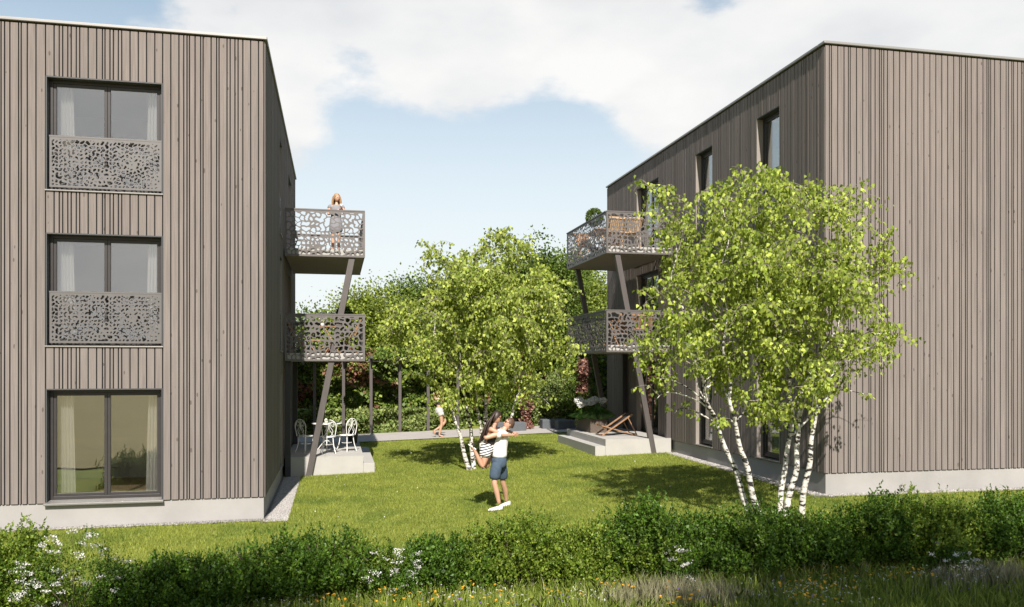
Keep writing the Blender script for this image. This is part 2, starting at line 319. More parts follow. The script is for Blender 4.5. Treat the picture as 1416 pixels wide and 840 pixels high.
M_WHITEF = mat_leaf('white_petal', (.75, .73, .68), (.85, .83, .80), trans=.3, vlo=.8, vhi=1.1)
M_YELF = mat_leaf('yellow_petal', (.75, .36, .02), (.80, .50, .05), trans=.3, vlo=.75, vhi=1.1)
M_PURF = mat_leaf('purple_petal', (.18, .10, .40), (.30, .18, .50), trans=.3)
M_GRASSP = mat_leaf('ornamental_grass', (.06, .17, .03), (.18, .34, .09), trans=.3)
M_WHITE = mat('white_enamel', (.78, .77, .74), .35)
M_TEAK = mat('oiled_wood', (.36, .20, .105), .5, var=.4, vscale=14, stretch=(1, 1, 1), island=.12)
M_PALEW = mat('pale_wood', (.55, .36, .20), .5, var=.3, vscale=14, island=.12)
M_CANVAS = mat('black_canvas', (.03, .03, .033), .8)
M_CORTEN = mat('brown_planter', (.115, .085, .065), .7, var=.35, vscale=18, bump=.2)
M_POT = mat('dark_pot', (.03, .028, .027), .6, var=.2)
M_SOIL = mat('soil', (.05, .035, .025), 1)
M_STONEB = mat('grey_stone', (.10, .11, .12), .8, var=.2, vscale=6, bump=.3, bscale=20)

# ------------------------------------------------------------------ terrain
def terrain():
    xs = np.concatenate([[-900, -300, -120, -60, -30, -18, -12, -8, -5, -3, -1.27, 0], np.arange(1.4, 9.5, 1.6), [12, 16, 20, 24], [30, 45, 70, 130, 300, 900]])
    ys = np.concatenate([[-900, -300, -100, -40, -20, -10], np.arange(-4, 44.1, 2), [52, 70, 110, 300, 900, 2000]])
    def h(x, y): return gz(max(min(x, 30), -30), max(min(y, 44), -6))
    vs = [(x, y, h(x, y)) for y in ys for x in xs]; nx = len(xs)
    fs = [(j*nx+i, j*nx+i+1, (j+1)*nx+i+1, (j+1)*nx+i) for j in range(len(ys)-1) for i in range(nx-1)]
    m = MB(); m.add(vs, fs); struct(m.build('lawn_ground', M_LAWN, smooth=True))
terrain()
def sheet(name, poly, m, dz=.006, div=1):
    """flat strip that follows the ground"""
    mb = MB(); a, b, c, d = [V((*p, 0)) for p in poly]; n = div; vs = []
    for i in range(n+1):
        for j in range(2):
            p = (a.lerp(d, i/n)).lerp(b.lerp(c, i/n), j); vs.append((p.x, p.y, gz(p.x, p.y)+dz))
    mb.add(vs, [(2*i, 2*i+1, 2*i+3, 2*i+2) for i in range(n)]); return struct(mb.build(name, m))

# ------------------------------------------------------------------ perforated sheets
def perforated(name, w, h, sp, g, seed, border=.045, web=.013):
    rng = np.random.default_rng(seed)
    nx, ny = int(w/sp*1.0)+3, int(h/sp)+3
    P = np.array([((i-.8+rng.uniform(.2, .8))*sp, (j-.8+rng.uniform(.2, .8))*sp) for j in range(ny) for i in range(nx)])
    ids = np.arange(len(P))
    for k in range(len(P)):                       # some neighbours melt together into bean-shaped holes
        if rng.random() < .30:
            d = ((P-P[k])**2).sum(1); d[k] = 9; ids[k] = ids[np.argmin(d)]
    gx = np.linspace(0, w, int(w/g)+1); gy = np.linspace(0, h, int(h/g)+1)
    X, Y = np.meshgrid(gx, gy)
    X2 = X+.010*np.sin(Y*41+1)+.006*np.sin(Y*90); Y2 = Y+.010*np.sin(X*37+2)
    Q = np.stack([X2.ravel(), Y2.ravel()], 1); F = np.empty(len(Q))
    for s in range(0, len(Q), 4000):
        D = np.sqrt(((Q[s:s+4000, None, :]-P[None])**2).sum(2)); i1 = D.argmin(1); d1 = D[np.arange(len(D)), i1]
        D[ids[None, :] == ids[i1][:, None]] = 9; d2 = D.min(1); F[s:s+4000] = (d2-d1)*.5
    tv = web*(1+.5*np.sin(Q[:, 0]*7+seed)*np.sin(Q[:, 1]*9)) ; F = tv-F     # >0 : metal
    edge = border-np.minimum.reduce([Q[:, 0]*0+X.ravel(), w-X.ravel(), Y.ravel(), h-Y.ravel()])
    F = np.maximum(F, edge); F = F.reshape(X.shape)
    vid = {}; vs = []; fs = []
    def vert(key, x, y):
        if key not in vid: vid[key] = len(vs); vs.append((x, 0, y))
        return vid[key]
    ny_, nx_ = F.shape
    for j in range(ny_-1):
        for i in range(nx_-1):
            c = [(i, j), (i+1, j), (i+1, j+1), (i, j+1)]; f = [F[q[1], q[0]] for q in c]
            if max(f) <= 0: continue
            poly = []
            for k in range(4):
                a, b = c[k], c[(k+1) % 4]; fa, fb = f[k], f[(k+1) % 4]
                if fa > 0: poly.append(vert(a, gx[a[0]], gy[a[1]]))
                if (fa > 0) != (fb > 0):
                    t = fa/(fa-fb); key = (min(a, b), max(a, b), 1)
                    poly.append(vert(key, gx[a[0]]+(gx[b[0]]-gx[a[0]])*t, gy[a[1]]+(gy[b[1]]-gy[a[1]])*t))
            if len(poly) > 2: fs.append(tuple(poly))
    me = bpy.data.meshes.new(name); me.from_pydata(vs, [], fs); me.update(); return me
PH = 1.15; PF = perforated('front_sheet', 1.95, PH, .118, .0175, 3, web=.016); PS = perforated('side_sheet', 4.02, PH, .118, .0185, 5, web=.016)
PG = perforated('guard_sheet', 1.84, .88, .068, .0115, 8, border=.035, web=.0115)
PW = perforated('narrow_guard_sheet', .90, .88, .068, .0125, 12, border=.035, web=.0115); PW.materials.append(M_PERF2)
for _m in (PF, PS): _m.materials.append(M_PERF)
PG.materials.append(M_PERF2)
def panel(me, loc, rz, parent, name='railing_panel', th=.008):
    o = link(name, me, parent); o.location = V(loc); o.rotation_euler = (0, 0, rz)
    s = o.modifiers.new('thick', 'SOLIDIFY'); s.thickness = th; s.offset = 0; return o

# ------------------------------------------------------------------ buildings
def cells(u0, u1, z0, z1, ops):
    """rectangles of a wall u0..u1 x z0..z1 that are left round its openings"""
    us = sorted({u0, u1, *[o[0] for o in ops], *[o[1] for o in ops]}); out = []
    for a, b in zip(us, us[1:]):
        c = sorted([(o[2], o[3]) for o in ops if o[0] <= a+1e-6 and o[1] >= b-1e-6]); z = z0
        for p, q in c:
            out.append((a, b, z, p)); z = q
        out.append((a, b, z, z1))
    return out
def board_cells(a, b, z0, z1, ops):
    c = sorted([(o[2], o[3]) for o in ops if o[0] < b-1e-4 and o[1] > a+1e-4]); z = z0; out = []
    for p, q in c: out.append((z, p)); z = q
    out.append((z, z1)); return out
PITCH = .1375
def modules(u0, u1, seed, edges=()):
    """board edges: every pitch a groove, about half the boards split once more off-centre"""
    rnd = random.Random(seed); u = u0; out = []
    while u < u1-.02:
        e = min(u+PITCH, u1)
        for k in edges:
            if u+.02 < k < e-.0001 or (abs(k-e) < .03 and k > u+.05): e = k
        r = rnd.random()
        if r < .38 and e-u > .1:
            s = u+rnd.choice([.042, .055, .082, .095]); out += [(u, s), (s, e)]
        else: out.append((u, e))
        u = e
    return out
def building(spec):
    X0, X1, Y0, Y1, B, H = spec['x0'], spec['x1'], spec['y0'], spec['y1'], spec['base'], spec['h']
    face = spec['face']           # +1: the long wall with windows is the +X side, -1: the -X side
    zt, zp = B+H, B+.42
    root = thing('apartment_building', spec['label'], 'building', (X1 if face > 0 else X0, Y0, B))
    TH = .26; CL = .028           # wall thickness, cladding thickness
    XF = X1 if face > 0 else X0; XB = X0 if face > 0 else X1
    fo, so = spec['front'], spec['side']
    # load-bearing shell
    w = MB(); zs = zp+.002; yi = Y0+CL; xi = XF-face*CL
    for a, b, p, q in cells(X0+CL, X1-CL, zs, zt-.06, fo): w.box((a, yi, p), (b, yi+TH, q))
    for a, b, p, q in cells(yi+TH, Y1-CL, zs, zt-.06, so): w.box((xi, a, p), (xi-face*TH, b, q))
    w.box((XB+face*CL, yi+TH, zs), (XB+face*(CL+TH), Y1-CL, zt-.06)); w.box((X0+CL+TH, Y1-CL-TH, zs), (X1-CL-TH, Y1-CL, zt-.06))
    w.build('wall', M_WALLBACK, root)
    r = MB(); r.box((X0+.05, Y0+.05, zt-.058), (X1-.05, Y1-.05, zt-.012)); r.build('roof', M_COPE, root)
    c = MB(); ov = .035; h = .075
    for a, b in (((X0-ov, Y0-ov), (X1+ov, Y0+.22)), ((X0-ov, Y1-.22), (X1+ov, Y1+ov)), ((X0-ov, Y0+.22), (X0+.22, Y1-.22)), ((X1-.22, Y0+.22), (X1+ov, Y1-.22))):
        c.box((*a, zt-h+.02), (*b, zt+.0))
    c.build('roof_coping', M_COPE, root, bevel=.01)
    p = MB(); ins = .03; p.box((X0+ins, Y0+ins, B-.9), (X1-ins, Y1-ins, zp-.012)); p.build('plinth', M_CONC, root)
    # boards of the gable front, one object each; alike cuts share a mesh by their size
    cache = {}
    def board(a, b, z0, z1):
        if z1-z0 < .01: return
        gw = .0108; k = (round(b-a, 4), round(z1-z0, 3))
        if k not in cache:
            m = MB(); ww = k[0]-2*gw; m.box((0, 0, 0), (ww, CL-.006, k[1])); me = m.mesh('board', M_WOOD); cache[k] = me
        o = link('board', cache[k], root); o.location = (a+gw, Y0+random.uniform(0, .004), z0)
    edges = [e for o in fo for e in (o[0], o[1])]
    vis = spec['vis']
    for a, b in modules(vis[0], vis[1], spec['seed'], edges):
        for z0, z1 in board_cells(a, b, zp, zt-.085, fo): board(a, b, z0, z1)
    # boards of the far part of the front (outside the picture) and of the long side: joined
    sc = MB()
    def sbox(a, b, z0, z1):
        g = .0115; d = random.uniform(0, .004); sc.box((XF-face*d, a+g, z0), (XF-face*(CL-.006), b-g, z1))
    for a, b in modules(Y0+CL-.006, Y1, spec['seed']+5, [e for o in so for e in (o[0], o[1])]):
        for z0, z1 in board_cells(a, b, zp, zt-.085, so):
            if z1-z0 > .01: sbox(a, b, z0, z1)
    stuff(sc.build('side_cladding', M_WOOD, root))
    fc = MB()
    rest = (X0, vis[0]) if vis[0] > X0+.01 else (vis[1], X1)
    for a, b in modules(rest[0], rest[1], spec['seed']+9):
        fc.box((a+.0065, Y0+.001, zp), (b-.0065, Y0+CL-.006, zt-.085))
    for a, b in modules(Y0+CL, Y1, spec['seed']+11): fc.box((XB, a+.0065, zp), (XB+face*(CL-.006), b-.0065, zt-.085))
    for a, b in modules(X0, X1, spec['seed']+12): fc.box((a+.0065, Y1-CL+.006, zp), (b-.0065, Y1, zt-.085))
    stuff(fc.build('end_cladding', M_WOOD, root))
    # windows
    def T(u, d, z, side):         # u along the wall, d depth into the wall, z
        return (u, Y0+d, z) if not side else (XF-face*d, u, z)
    def bx(m, a, b, side, mi=0):
        m.box(T(*a, side), T(*b, side), mi)
    for side, ops in ((0, fo), (1, so)):
        for n, (a, b, z0, z1) in enumerate(ops):
            door = side and (b-a) > 1.4
            wn = MB()                              # reveal lining = the window's own mesh
            t = .02; RD = .24
            bx(wn, (a, .004, z0), (a+t, RD, z1), side, 0 if not side else 1); bx(wn, (b-t, .004, z0), (b, RD, z1), side, 0 if not side else 1)
            bx(wn, (a+t, .004, z1-t), (b-t, RD, z1), side)
            win = wn.build('window', [M_REVEAL, M_REVEALW], root)
            fr = MB(); y0, y1 = .155, .225; fw = .055
            A, B_, Z0, Z1 = a+t, b-t, z0+.03, z1-t
            bx(fr, (A, y0, Z0), (A+fw, y1, Z1), side); bx(fr, (B_-fw, y0, Z0), (B_, y1, Z1), side)
            bx(fr, (A+fw, y0, Z0), (B_-fw, y1, Z0+fw), side); bx(fr, (A+fw, y0, Z1-fw), (B_-fw, y1, Z1), side)
            fr.build('frame', M_FRAME, win, bevel=.004)
            mid = (A+B_)/2; halves = [(A+fw, mid), (mid, B_-fw)] if (not side or door) else [(A+fw, B_-fw)]
            for (p, q) in halves:
                sh = MB(); s = .05; e = .002; y0s, y1s = .168, .215
                zz0, zz1 = Z0+fw+e, Z1-fw-e; p_, q_ = p+e, q-e
                bx(sh, (p_, y0s, zz0), (p_+s, y1s, zz1), side); bx(sh, (q_-s, y0s, zz0), (q_, y1s, zz1), side)
                bx(sh, (p_+s, y0s, zz0), (q_-s, y1s, zz0+s), side); bx(sh, (p_+s, y0s, zz1-s), (q_-s, y1s, zz1), side)
                sh.build('sash', M_FRAME, win, bevel=.004)
                g = MB(); bx(g, (p_+s-.005, .188, zz0+s-.005), (q_-s+.005, .194, zz1-s+.005), side); g.build('pane', M_GLASS if not side else M_GLASSS, win)
            sl = MB()
            if not side and z0 < B+1: sl.add([T(a-.02, -.06, z0-.045, 0), T(b+.02, -.06, z0-.045, 0), T(b+.02, .15, z0-.045, 0), T(a-.02, .15, z0-.045, 0),
                                              T(a-.02, -.06, z0-.012, 0), T(b+.02, -.06, z0-.012, 0), T(b+.02, .15, z0+.028, 0), T(a-.02, .15, z0+.028, 0)],
                                             [(3,2,1,0),(4,5,6,7),(0,1,5,4),(1,2,6,5),(2,3,7,6),(3,0,4,7)])
            else: bx(sl, (a-.01, -.025, z0-.018), (b+.01, .152, z0+.004), side)
            sl.build('window_sill', M_SILL, win, bevel=.003)
            # room behind, open towards the window
            rm = MB(); ua, ub = a-.5, b+.5; dp = 3.4; q0, q1 = z0-.012, z1+.25
            ys = CL+TH+.004
            pts = lambda z: [T(ua, ys, z, side), T(ub, ys, z, side), T(ub, dp, z, side), T(ua, dp, z, side)]
            lo, hi = pts(q0), pts(q1)
            rm.add(lo, [(0, 1, 2, 3)], 1); rm.add(hi, [(3, 2, 1, 0)])
            rm.add(lo+hi, [(1, 2, 6, 5), (2, 3, 7, 6), (3, 0, 4, 7)])
            rm.build('room_interior', [M_ROOM, M_ROOMF], win)
            if not side or not door:
                for s in ((0, 1) if not side else (1,)):
                    cu = MB(); wd = .27 if not side else .45; c0 = (A+.10 if s == 0 else B_-.07-wd); nn = 28; vs = []
                    for i in range(nn+1):
                        t_ = i/nn; fl = .022*math.sin(t_*math.pi*9)+.008*math.sin(t_*31)
                        for z, sq in ((Z0+.03, 1.0), ((Z0+Z1)/2, .92), (Z1+.02, .82)):
                            uu = c0+wd*t_*sq if s == 0 else c0+wd-wd*(1-t_)*sq
                            vs.append(T(uu, .36+fl*sq, z, side))
                    cu.add(vs, [(3*i+k, 3*i+3+k, 3*i+4+k, 3*i+1+k) for i in range(nn) for k in range(2)])
                    cu.build('curtain', M_CURT, win, smooth=True)
            if not side and z0 > B+1:
                gp = panel(PG, (a+.055, Y0+.03, z0+.055), 0, win, 'guard_panel', .006)
                rl = MB(); rl.box((a+.05, Y0+.024, z0+.935), (b-.018, Y0+.062, z0+.965)); rl.build('guard_rail', M_PERF2, win)
            if side and not door and z0 > B+1:
                panel(PW, (XF-face*.03, (a+b)/2-.45, z0+.05), R(90), win, 'guard_panel', .006)
    # balconies
    bal = spec['bal']; bx0, bx1 = bal['x']; by0, by1 = bal['y']
    outx = bx1 if face > 0 else bx0
    for k, (zb) in enumerate(bal['z']):
        sl = MB(); sl.box((bx0+.02, by0+.03, zb+.03), (bx1-.02, by1-.03, zb+.20)); b = sl.build('balcony', M_SLAB, root)
        us = MB(); us.box((bx0+.015, by0+.025, zb+.004), (bx1-.015, by1-.025, zb+.026)); us.build('underside', M_REVEALW, b)
        panel(PF, (bx0, by0, zb), 0, b); panel(PF, (bx0, by1, zb), 0, b)
        panel(PS, (outx, by0+.015, zb), R(90), b)
        rl = MB(); rl.box((bx0, by0-.012, zb+PH), (bx1+(.012 if face > 0 else 0), by0+.035, zb+PH+.03)); rl.box((bx0, by1-.035, zb+PH), (bx1, by1+.012, zb+PH+.03))
        rl.box((outx-.03, by0+.035, zb+PH), (outx+.012, by1-.035, zb+PH+.03)); rl.build('handrail', M_PERF, b)
        for (cx, cy) in ((outx-face*.02, by0+.03), (outx-face*.02, by1-.03)):
            ed = MB(); ed.box((cx-.02, cy-.02, zb), (cx+.02, cy+.02, zb+PH-.002)); ed.build('corner_upright', M_PERF, b)
    for (pa, pb) in bal['struts']:
        for yy in (by0+.10, by1-.12):
            m = MB(); m.beam((pa[0], yy, pa[1]), (pb[0], yy, pb[1]), .15, .12, up=(0, 1, 0)); m.build('strut', M_POST, root, bevel=.006)
    m = MB(); px = XF+face*.10
    m.box((px-.07, by0+.12, B-.1), (px+.07, by0+.26, bal['z'][1]+.002)); m.build('post', M_DARKPOST if face > 0 else M_POST, root, bevel=.006)
    m = MB(); m.box((px-.07, by1-.26, B-.1), (px+.07, by1-.12, bal['z'][1]+.002)); m.build('post', M_DARKPOST, root, bevel=.006)
    return root
lw = lambda B: [(-4.96, -3.04, B+.43, B+2.42), (-4.96, -3.04, B+3.17, B+5.15), (-4.96, -3.04, B+5.90, B+7.89)]
def sidewin(B, ys):
    return [(a, b, B+z, B+z+2.22) for a, b in ys for z in (.45, 3.18, 5.91)]
LB = building(dict(x0=-13.5, x1=-1.27, y0=15.94, y1=27.6, base=0, h=8.86, face=1, seed=4, vis=(-6.9, -1.27), front=lw(0), side=sidewin(0, [(20.0, 20.9), (23.6, 25.2)]),
    label='dark timber-clad apartment block on the left with three stacked windows', bal=dict(x=(-1.235, .70), y=(21.3, 25.36), z=(5.55, 2.95), struts=[((.4, 5.58), (-.68, .0))])))
RB = building(dict(x0=9.34, x1=21.5, y0=14.69, y1=28.1, base=.31, h=8.86, face=-1, seed=21, vis=(9.34, 15.0), front=[], side=sidewin(.31, [(16.4, 17.42), (19.68, 20.7), (23.3, 25.15)]),
    label='timber-clad apartment block on the right with blank windowless gable front', bal=dict(x=(7.35, 9.305), y=(22.15, 26.22), z=(5.97, 3.22), struts=[((7.68, 5.99), (8.80, .2))])))
# ------------------------------------------------------------------ terraces
def terrace(x0, x1, y0, y1, zt, label, stepside, step):
    root = thing('terrace', label, 'terrace', (x0, y0, gz(x0, y0)))
    b = MB(); b.box((x0, y0, -.3), (x1, y1, zt-.03)); b.build('platform', M_SLAB, root, bevel=.006)
    nx, ny = 2, 5
    for i in range(nx):
        for j in range(ny):
            m = MB(); a = x0+(x1-x0)*i/nx; c = x0+(x1-x0)*(i+1)/nx; d = y0+(y1-y0)*j/ny; e = y0+(y1-y0)*(j+1)/ny
            m.box((a+.002, d+.002, zt-.029), (c-.002, e-.002, zt)); m.build('paving_slab', M_SLAB, root)
    s = MB(); sx0, sx1 = step; s.box((sx0, y0+.003, -.3), (sx1, y1, zt-.19)); s.build('step', M_SLAB, root, bevel=.006)
terrace(-1.22, .68, 21.45, 25.8, .56, 'raised pale concrete terrace with step under the left balconies', 1, (.682, .96))
terrace(7.34, 9.28, 22.2, 26.2, .79, 'raised pale concrete terrace with step under the right balconies', -1, (7.04, 7.338))
# gravel strips
sheet('gravel_strip', [(-1.34, 15.6), (-.86, 15.62), (-.84, 21.4), (-1.34, 21.4)], M_GRAVEL, .012, 6)
sheet('gravel_strip', [(-9, 15.74), (-.95, 15.74), (-.95, 15.96), (-9, 15.96)], M_GRAVEL, .014, 8)
sheet('gravel_strip', [(9.0, 14.5), (9.36, 14.5), (9.36, 22.1), (9.12, 22.1)], M_GRAVEL, .012, 6)
sheet('gravel_strip', [(9.2, 14.42), (18, 14.42), (18, 14.71), (9.2, 14.71)], M_GRAVEL, .016, 8)
def path():
    mb = MB(); xs = [-3, -1.27, 1, 3.5, 6, 9.4, 14, 20]; ys = [29.0, 30.4, 31.9]
    vs = [(x, y, gz(x, y)+.03) for y in ys for x in xs]; n = len(xs)
    mb.add(vs, [(j*n+i, j*n+i+1, (j+1)*n+i+1, (j+1)*n+i) for j in range(2) for i in range(n-1)]); struct(mb.build('garden_path', M_PAVE))
path()
def np_mesh(name, vs, k, m, parent=None, mi=None):
    """vs: (n*k,3) array, every k vertices one polygon"""
    n = len(vs)//k; me = bpy.data.meshes.new(name); me.vertices.add(n*k); me.vertices.foreach_set('co', np.asarray(vs, np.float32).ravel())
    me.loops.add(n*k); me.loops.foreach_set('vertex_index', np.arange(n*k, dtype=np.int32)); me.polygons.add(n)
    me.polygons.foreach_set('loop_start', np.arange(0, n*k, k, dtype=np.int32)); me.polygons.foreach_set('loop_total', np.full(n, k, np.int32))
    for q in (m if isinstance(m, (list, tuple)) else [m]): me.materials.append(q)
    if mi is not None: me.polygons.foreach_set('material_index', np.asarray(mi, np.int32))
    me.update(calc_edges=True); return link(name, me, parent)
def unit(a): return a/np.maximum(np.linalg.norm(a, axis=1, keepdims=True), 1e-9)
def leaf_quads(P, A, L, rng, wid=.42, pos=.38, fold=.12):
    """kite-shaped folded leaves: P base, A tip direction, L length"""
    n = len(P); A = unit(A); Rn = unit(rng.normal(size=(n, 3))); Sd = unit(np.cross(A, Rn)); Nm = np.cross(Sd, A); L = np.asarray(L).reshape(-1, 1)
    b = P; l = P+A*L*pos+Sd*L*wid+Nm*L*fold; t = P+A*L; r = P+A*L*pos-Sd*L*wid+Nm*L*fold
    return np.stack([b, l, t, r], 1).reshape(-1, 3)
def gravel_stones():
    rng = np.random.default_rng(2); Q = []
    regs = [(-1.24, -.86, 15.65, 21.3, 5200), (-8, -1.0, 15.74, 15.95, 2600), (9.05, 9.33, 14.6, 22, 2400), (9.3, 15, 14.44, 14.68, 2000)]
    for x0, x1, y0, y1, n in regs:
        x = rng.uniform(x0, x1, n); y = rng.uniform(y0, y1, n); z = np.array([gz(a, b) for a, b in zip(x, y)])+.012; s = rng.uniform(.012, .026, n)
        an = rng.uniform(0, 6.28, n)
        c = np.stack([x, y, z], 1); d1 = np.stack([np.cos(an), np.sin(an), np.zeros(n)], 1)*s[:, None]; d2 = np.stack([-np.sin(an), np.cos(an), np.zeros(n)], 1)*s[:, None]*.8
        top = c+np.stack([rng.normal(0, .004, n), rng.normal(0, .004, n), s*.75], 1)
        ring = [c+d1, c+d2, c-d1, c-d2]
        for k in range(4): Q.append(np.stack([ring[k], ring[(k+1) % 4], top], 1).reshape(-1, 3))
    o = np_mesh('gravel_stones', np.concatenate(Q), 3, M_STONE); tag(o, 'loose pale grey pebbles in strips along both buildings', 'gravel', kind='stuff')
gravel_stones()
def field():
    M_FIELD = mat('dry_field_grass', (.27, .21, .06), .95, var=.35, vscale=.7, vcol=(.16, .14, .035), bump=.6, bscale=12)
    xs = [-200, -60, -30, -12, -8, -5, -3, -1.27, 1, 4, 7, 9.4, 14, 30, 60, 200]; ys = [-300, -60, -20, -10, -6, -3, 0, 3, 6.2]
    vs = [(x, y, gz(max(min(x, 30), -30), max(min(y, 44), -6))+.05) for y in ys for x in xs]; n = len(xs); mb = MB()
    mb.add(vs, [(j*n+i, j*n+i+1, (j+1)*n+i+1, (j+1)*n+i) for j in range(len(ys)-1) for i in range(n-1)]); struct(mb.build('field_ground', M_FIELD))
field()

# ------------------------------------------------------------------ lawn blades, meadow
def blades(name, regs, m, rng, hmin, hmax, wid, lean=.5, seg=1, z0=None):
    Q = []
    for (poly, n) in regs:
        x, y = poly(rng, n); n = len(x)
        gx = np.where(x > -1.27, .03*(np.minimum(x, 9.4)+1.27), .006*(x+1.27)); z = gx+.012*(y-15.9)-.004
        h = rng.uniform(hmin, hmax, n); an = rng.uniform(0, 6.283, n); ln = rng.uniform(0, lean, n)*h; la = rng.uniform(0, 6.283, n)
        sd = np.stack([np.cos(an), np.sin(an), 0*an], 1)*wid; b = np.stack([x, y, z], 1); tip = b+np.stack([np.cos(la)*ln, np.sin(la)*ln, h], 1)
        if seg == 1: Q.append(np.stack([b-sd, b+sd, tip], 1).reshape(-1, 3))
        else:
            mid = b+np.stack([np.cos(la)*ln*.25, np.sin(la)*ln*.25, h*.6], 1)
            Q.append(np.stack([b-sd*.8, b+sd*.8, mid+sd*.7, tip, mid-sd*.7], 1).reshape(-1, 3))
    return np_mesh(name, np.concatenate(Q), 3 if seg == 1 else 5, m)
def rect(x0, x1, y0, y1, pw=1.0, avoid=True):
    def f(rng, n):
        x = rng.uniform(x0, x1, n); y = y0+(y1-y0)*rng.uniform(0, 1, n)**pw
        if avoid:
            k = ~((x < -.86) & (y > 15.74)) & ~((x > 9.1) & (y > 14.46)) & ~((x < .98) & (y > 21.4) & (y < 25.85)) & ~((x > 7.03) & (y > 22.15) & (y < 26.25))
            x, y = x[k], y[k]
        return x, y
    return f
def lawn():
    rng = np.random.default_rng(11)
    o = blades('lawn_grass', [(rect(-.9, 9.2, 12, 29, 1.5), 230000), (rect(-7.5, -.9, 11.5, 15.75), 60000), (rect(9.1, 15, 10.5, 14.45), 45000)], M_BLADE, rng, .025, .06, .007, .8)
    tag(o, 'short mown yellow-green lawn grass between the two buildings', 'grass', kind='stuff')
    # edges spill over path and gravel
    o = blades('meadow_grass', [(rect(-5.5, 10.5, 7.6, 11.2, 1, False), 52000)], M_MEADOW, rng, .06, .21, .0065, .8, 2)
    tag(o, 'taller dark green meadow grass in front of the hedge', 'grass', kind='stuff')
    def clump(cs, s):
        def f(rng, n):
            k = rng.integers(0, len(cs), n); c = np.array(cs)[k]; return c[:, 0]+rng.normal(0, s, n), c[:, 1]+rng.normal(0, s*.6, n)
        return f
    P = [gr_at(px, py) for px, py in ((880, 834), (905, 832), (930, 828), (955, 832), (985, 838), (1330, 812), (1370, 806), (1400, 806))]
    o = blades('dry_meadow_grass', [(clump(P, .26), 4200), (rect(-5, 10, 8, 10.4, 1, False), 1500)], M_DRY, rng, .10, .30, .004, .45, 2)
    tag(o, 'straw coloured dry grass stalks in patches before the hedge', 'grass', kind='stuff')
def gr_at(px, py):
    D = 12
    for _ in range(20):
        dx, dy = dr(px); z = gz(D*dx, D*dy); D = (CAMZ-z)*1155/(py-508)
    return (D*dx, D*dy)
lawn()
def flowers(name, label, m, pts, rng, h, s, petals, rot=None):
    Q = []; Qs = []
    for (x, y) in pts:
        z = gz(x, y)+h*rng.uniform(.55, 1.15); c = np.array([x, y, z]); r = s*rng.uniform(.7, 1.2); tilt = rng.normal(0, .35, 2)
        for k in range(petals):
            a = 6.283*k/petals+rng.uniform(0, .4); d = np.array([math.cos(a), math.sin(a), .25+tilt[0]*math.cos(a)+tilt[1]*math.sin(a)]); sd = np.array([-math.sin(a), math.cos(a), 0])
            Q += [c, c+d*r*.6+sd*r*.32, c+d*r, c+d*r*.6-sd*r*.32]
        Qs += [[x-.003, y, z-.2], [x+.003, y, z-.2], [c[0]+.002, y, z], [c[0]-.002, y, z]]
    o = np_mesh(name, np.array(Q+Qs), 4, [m, M_MEADOW], mi=[0]*(len(Q)//4)+[1]*(len(Qs)//4)); tag(o, label, 'flowers', kind='stuff')
def meadow_flowers():
    rng = np.random.default_rng(5)
    def spots(cs, n, s): 
        out = []
        for _ in range(n):
            c = cs[rng.integers(len(cs))]; px = c[0]+rng.normal(0, s[0]); py = max(c[1]+rng.normal(0, s[1]), 806 if px < 1000 else 793)
            out.append(gr_at(px, min(py+14, 870)))
        return out
    flowers('yellow_meadow_flowers', 'small orange-yellow daisies scattered in the meadow grass', M_YELF, spots([(850, 815), (800, 822), (560, 830), (620, 832), (700, 830), (1110, 815), (1150, 805), (1190, 802), (1120, 830), (1260, 795), (470, 836), (940, 832)], 210, (26, 8)), rng, .19, .022, 9)
    flowers('white_meadow_flowers', 'tiny white flowers in drifts in the meadow grass', M_WHITEF, spots([(640, 822), (600, 826), (680, 825), (820, 822), (1080, 822), (1100, 812), (1130, 818), (1310, 790), (1340, 800), (1160, 830), (400, 835), (380, 838), (1220, 795)], 460, (30, 8)), rng, .19, .014, 5)
    flowers('purple_meadow_flowers', 'small purple flowers dotted in the meadow grass', M_PURF, spots([(660, 832), (700, 832), (960, 828), (1000, 818), (1140, 828), (1370, 812), (1330, 800), (790, 833)], 110, (40, 8)), rng, .18, .014, 6)
meadow_flowers()
def lawn_litter():
    rng = np.random.default_rng(77); n = 170; x = rng.uniform(-.7, 8.9, n); y = 12.2+15*rng.uniform(0, 1, n)**1.4; k = ~((x < 1.1) & (y > 21.2)) & ~((x > 6.9) & (y > 22)); x, y = x[k], y[k]; n = len(x)
    P = np.stack([x, y, [gz(a, b)+.045 for a, b in zip(x, y)]], 1); A = rng.normal(size=(n, 3))*np.array([1, 1, .25])
    o = np_mesh('lawn_daisies', leaf_quads(P, A, rng.uniform(.018, .034, n), rng, .5, .5, .02), 4, M_WHITEF); tag(o, 'tiny white daisies sprinkled over the mown lawn', 'flowers', kind='stuff')
lawn_litter()

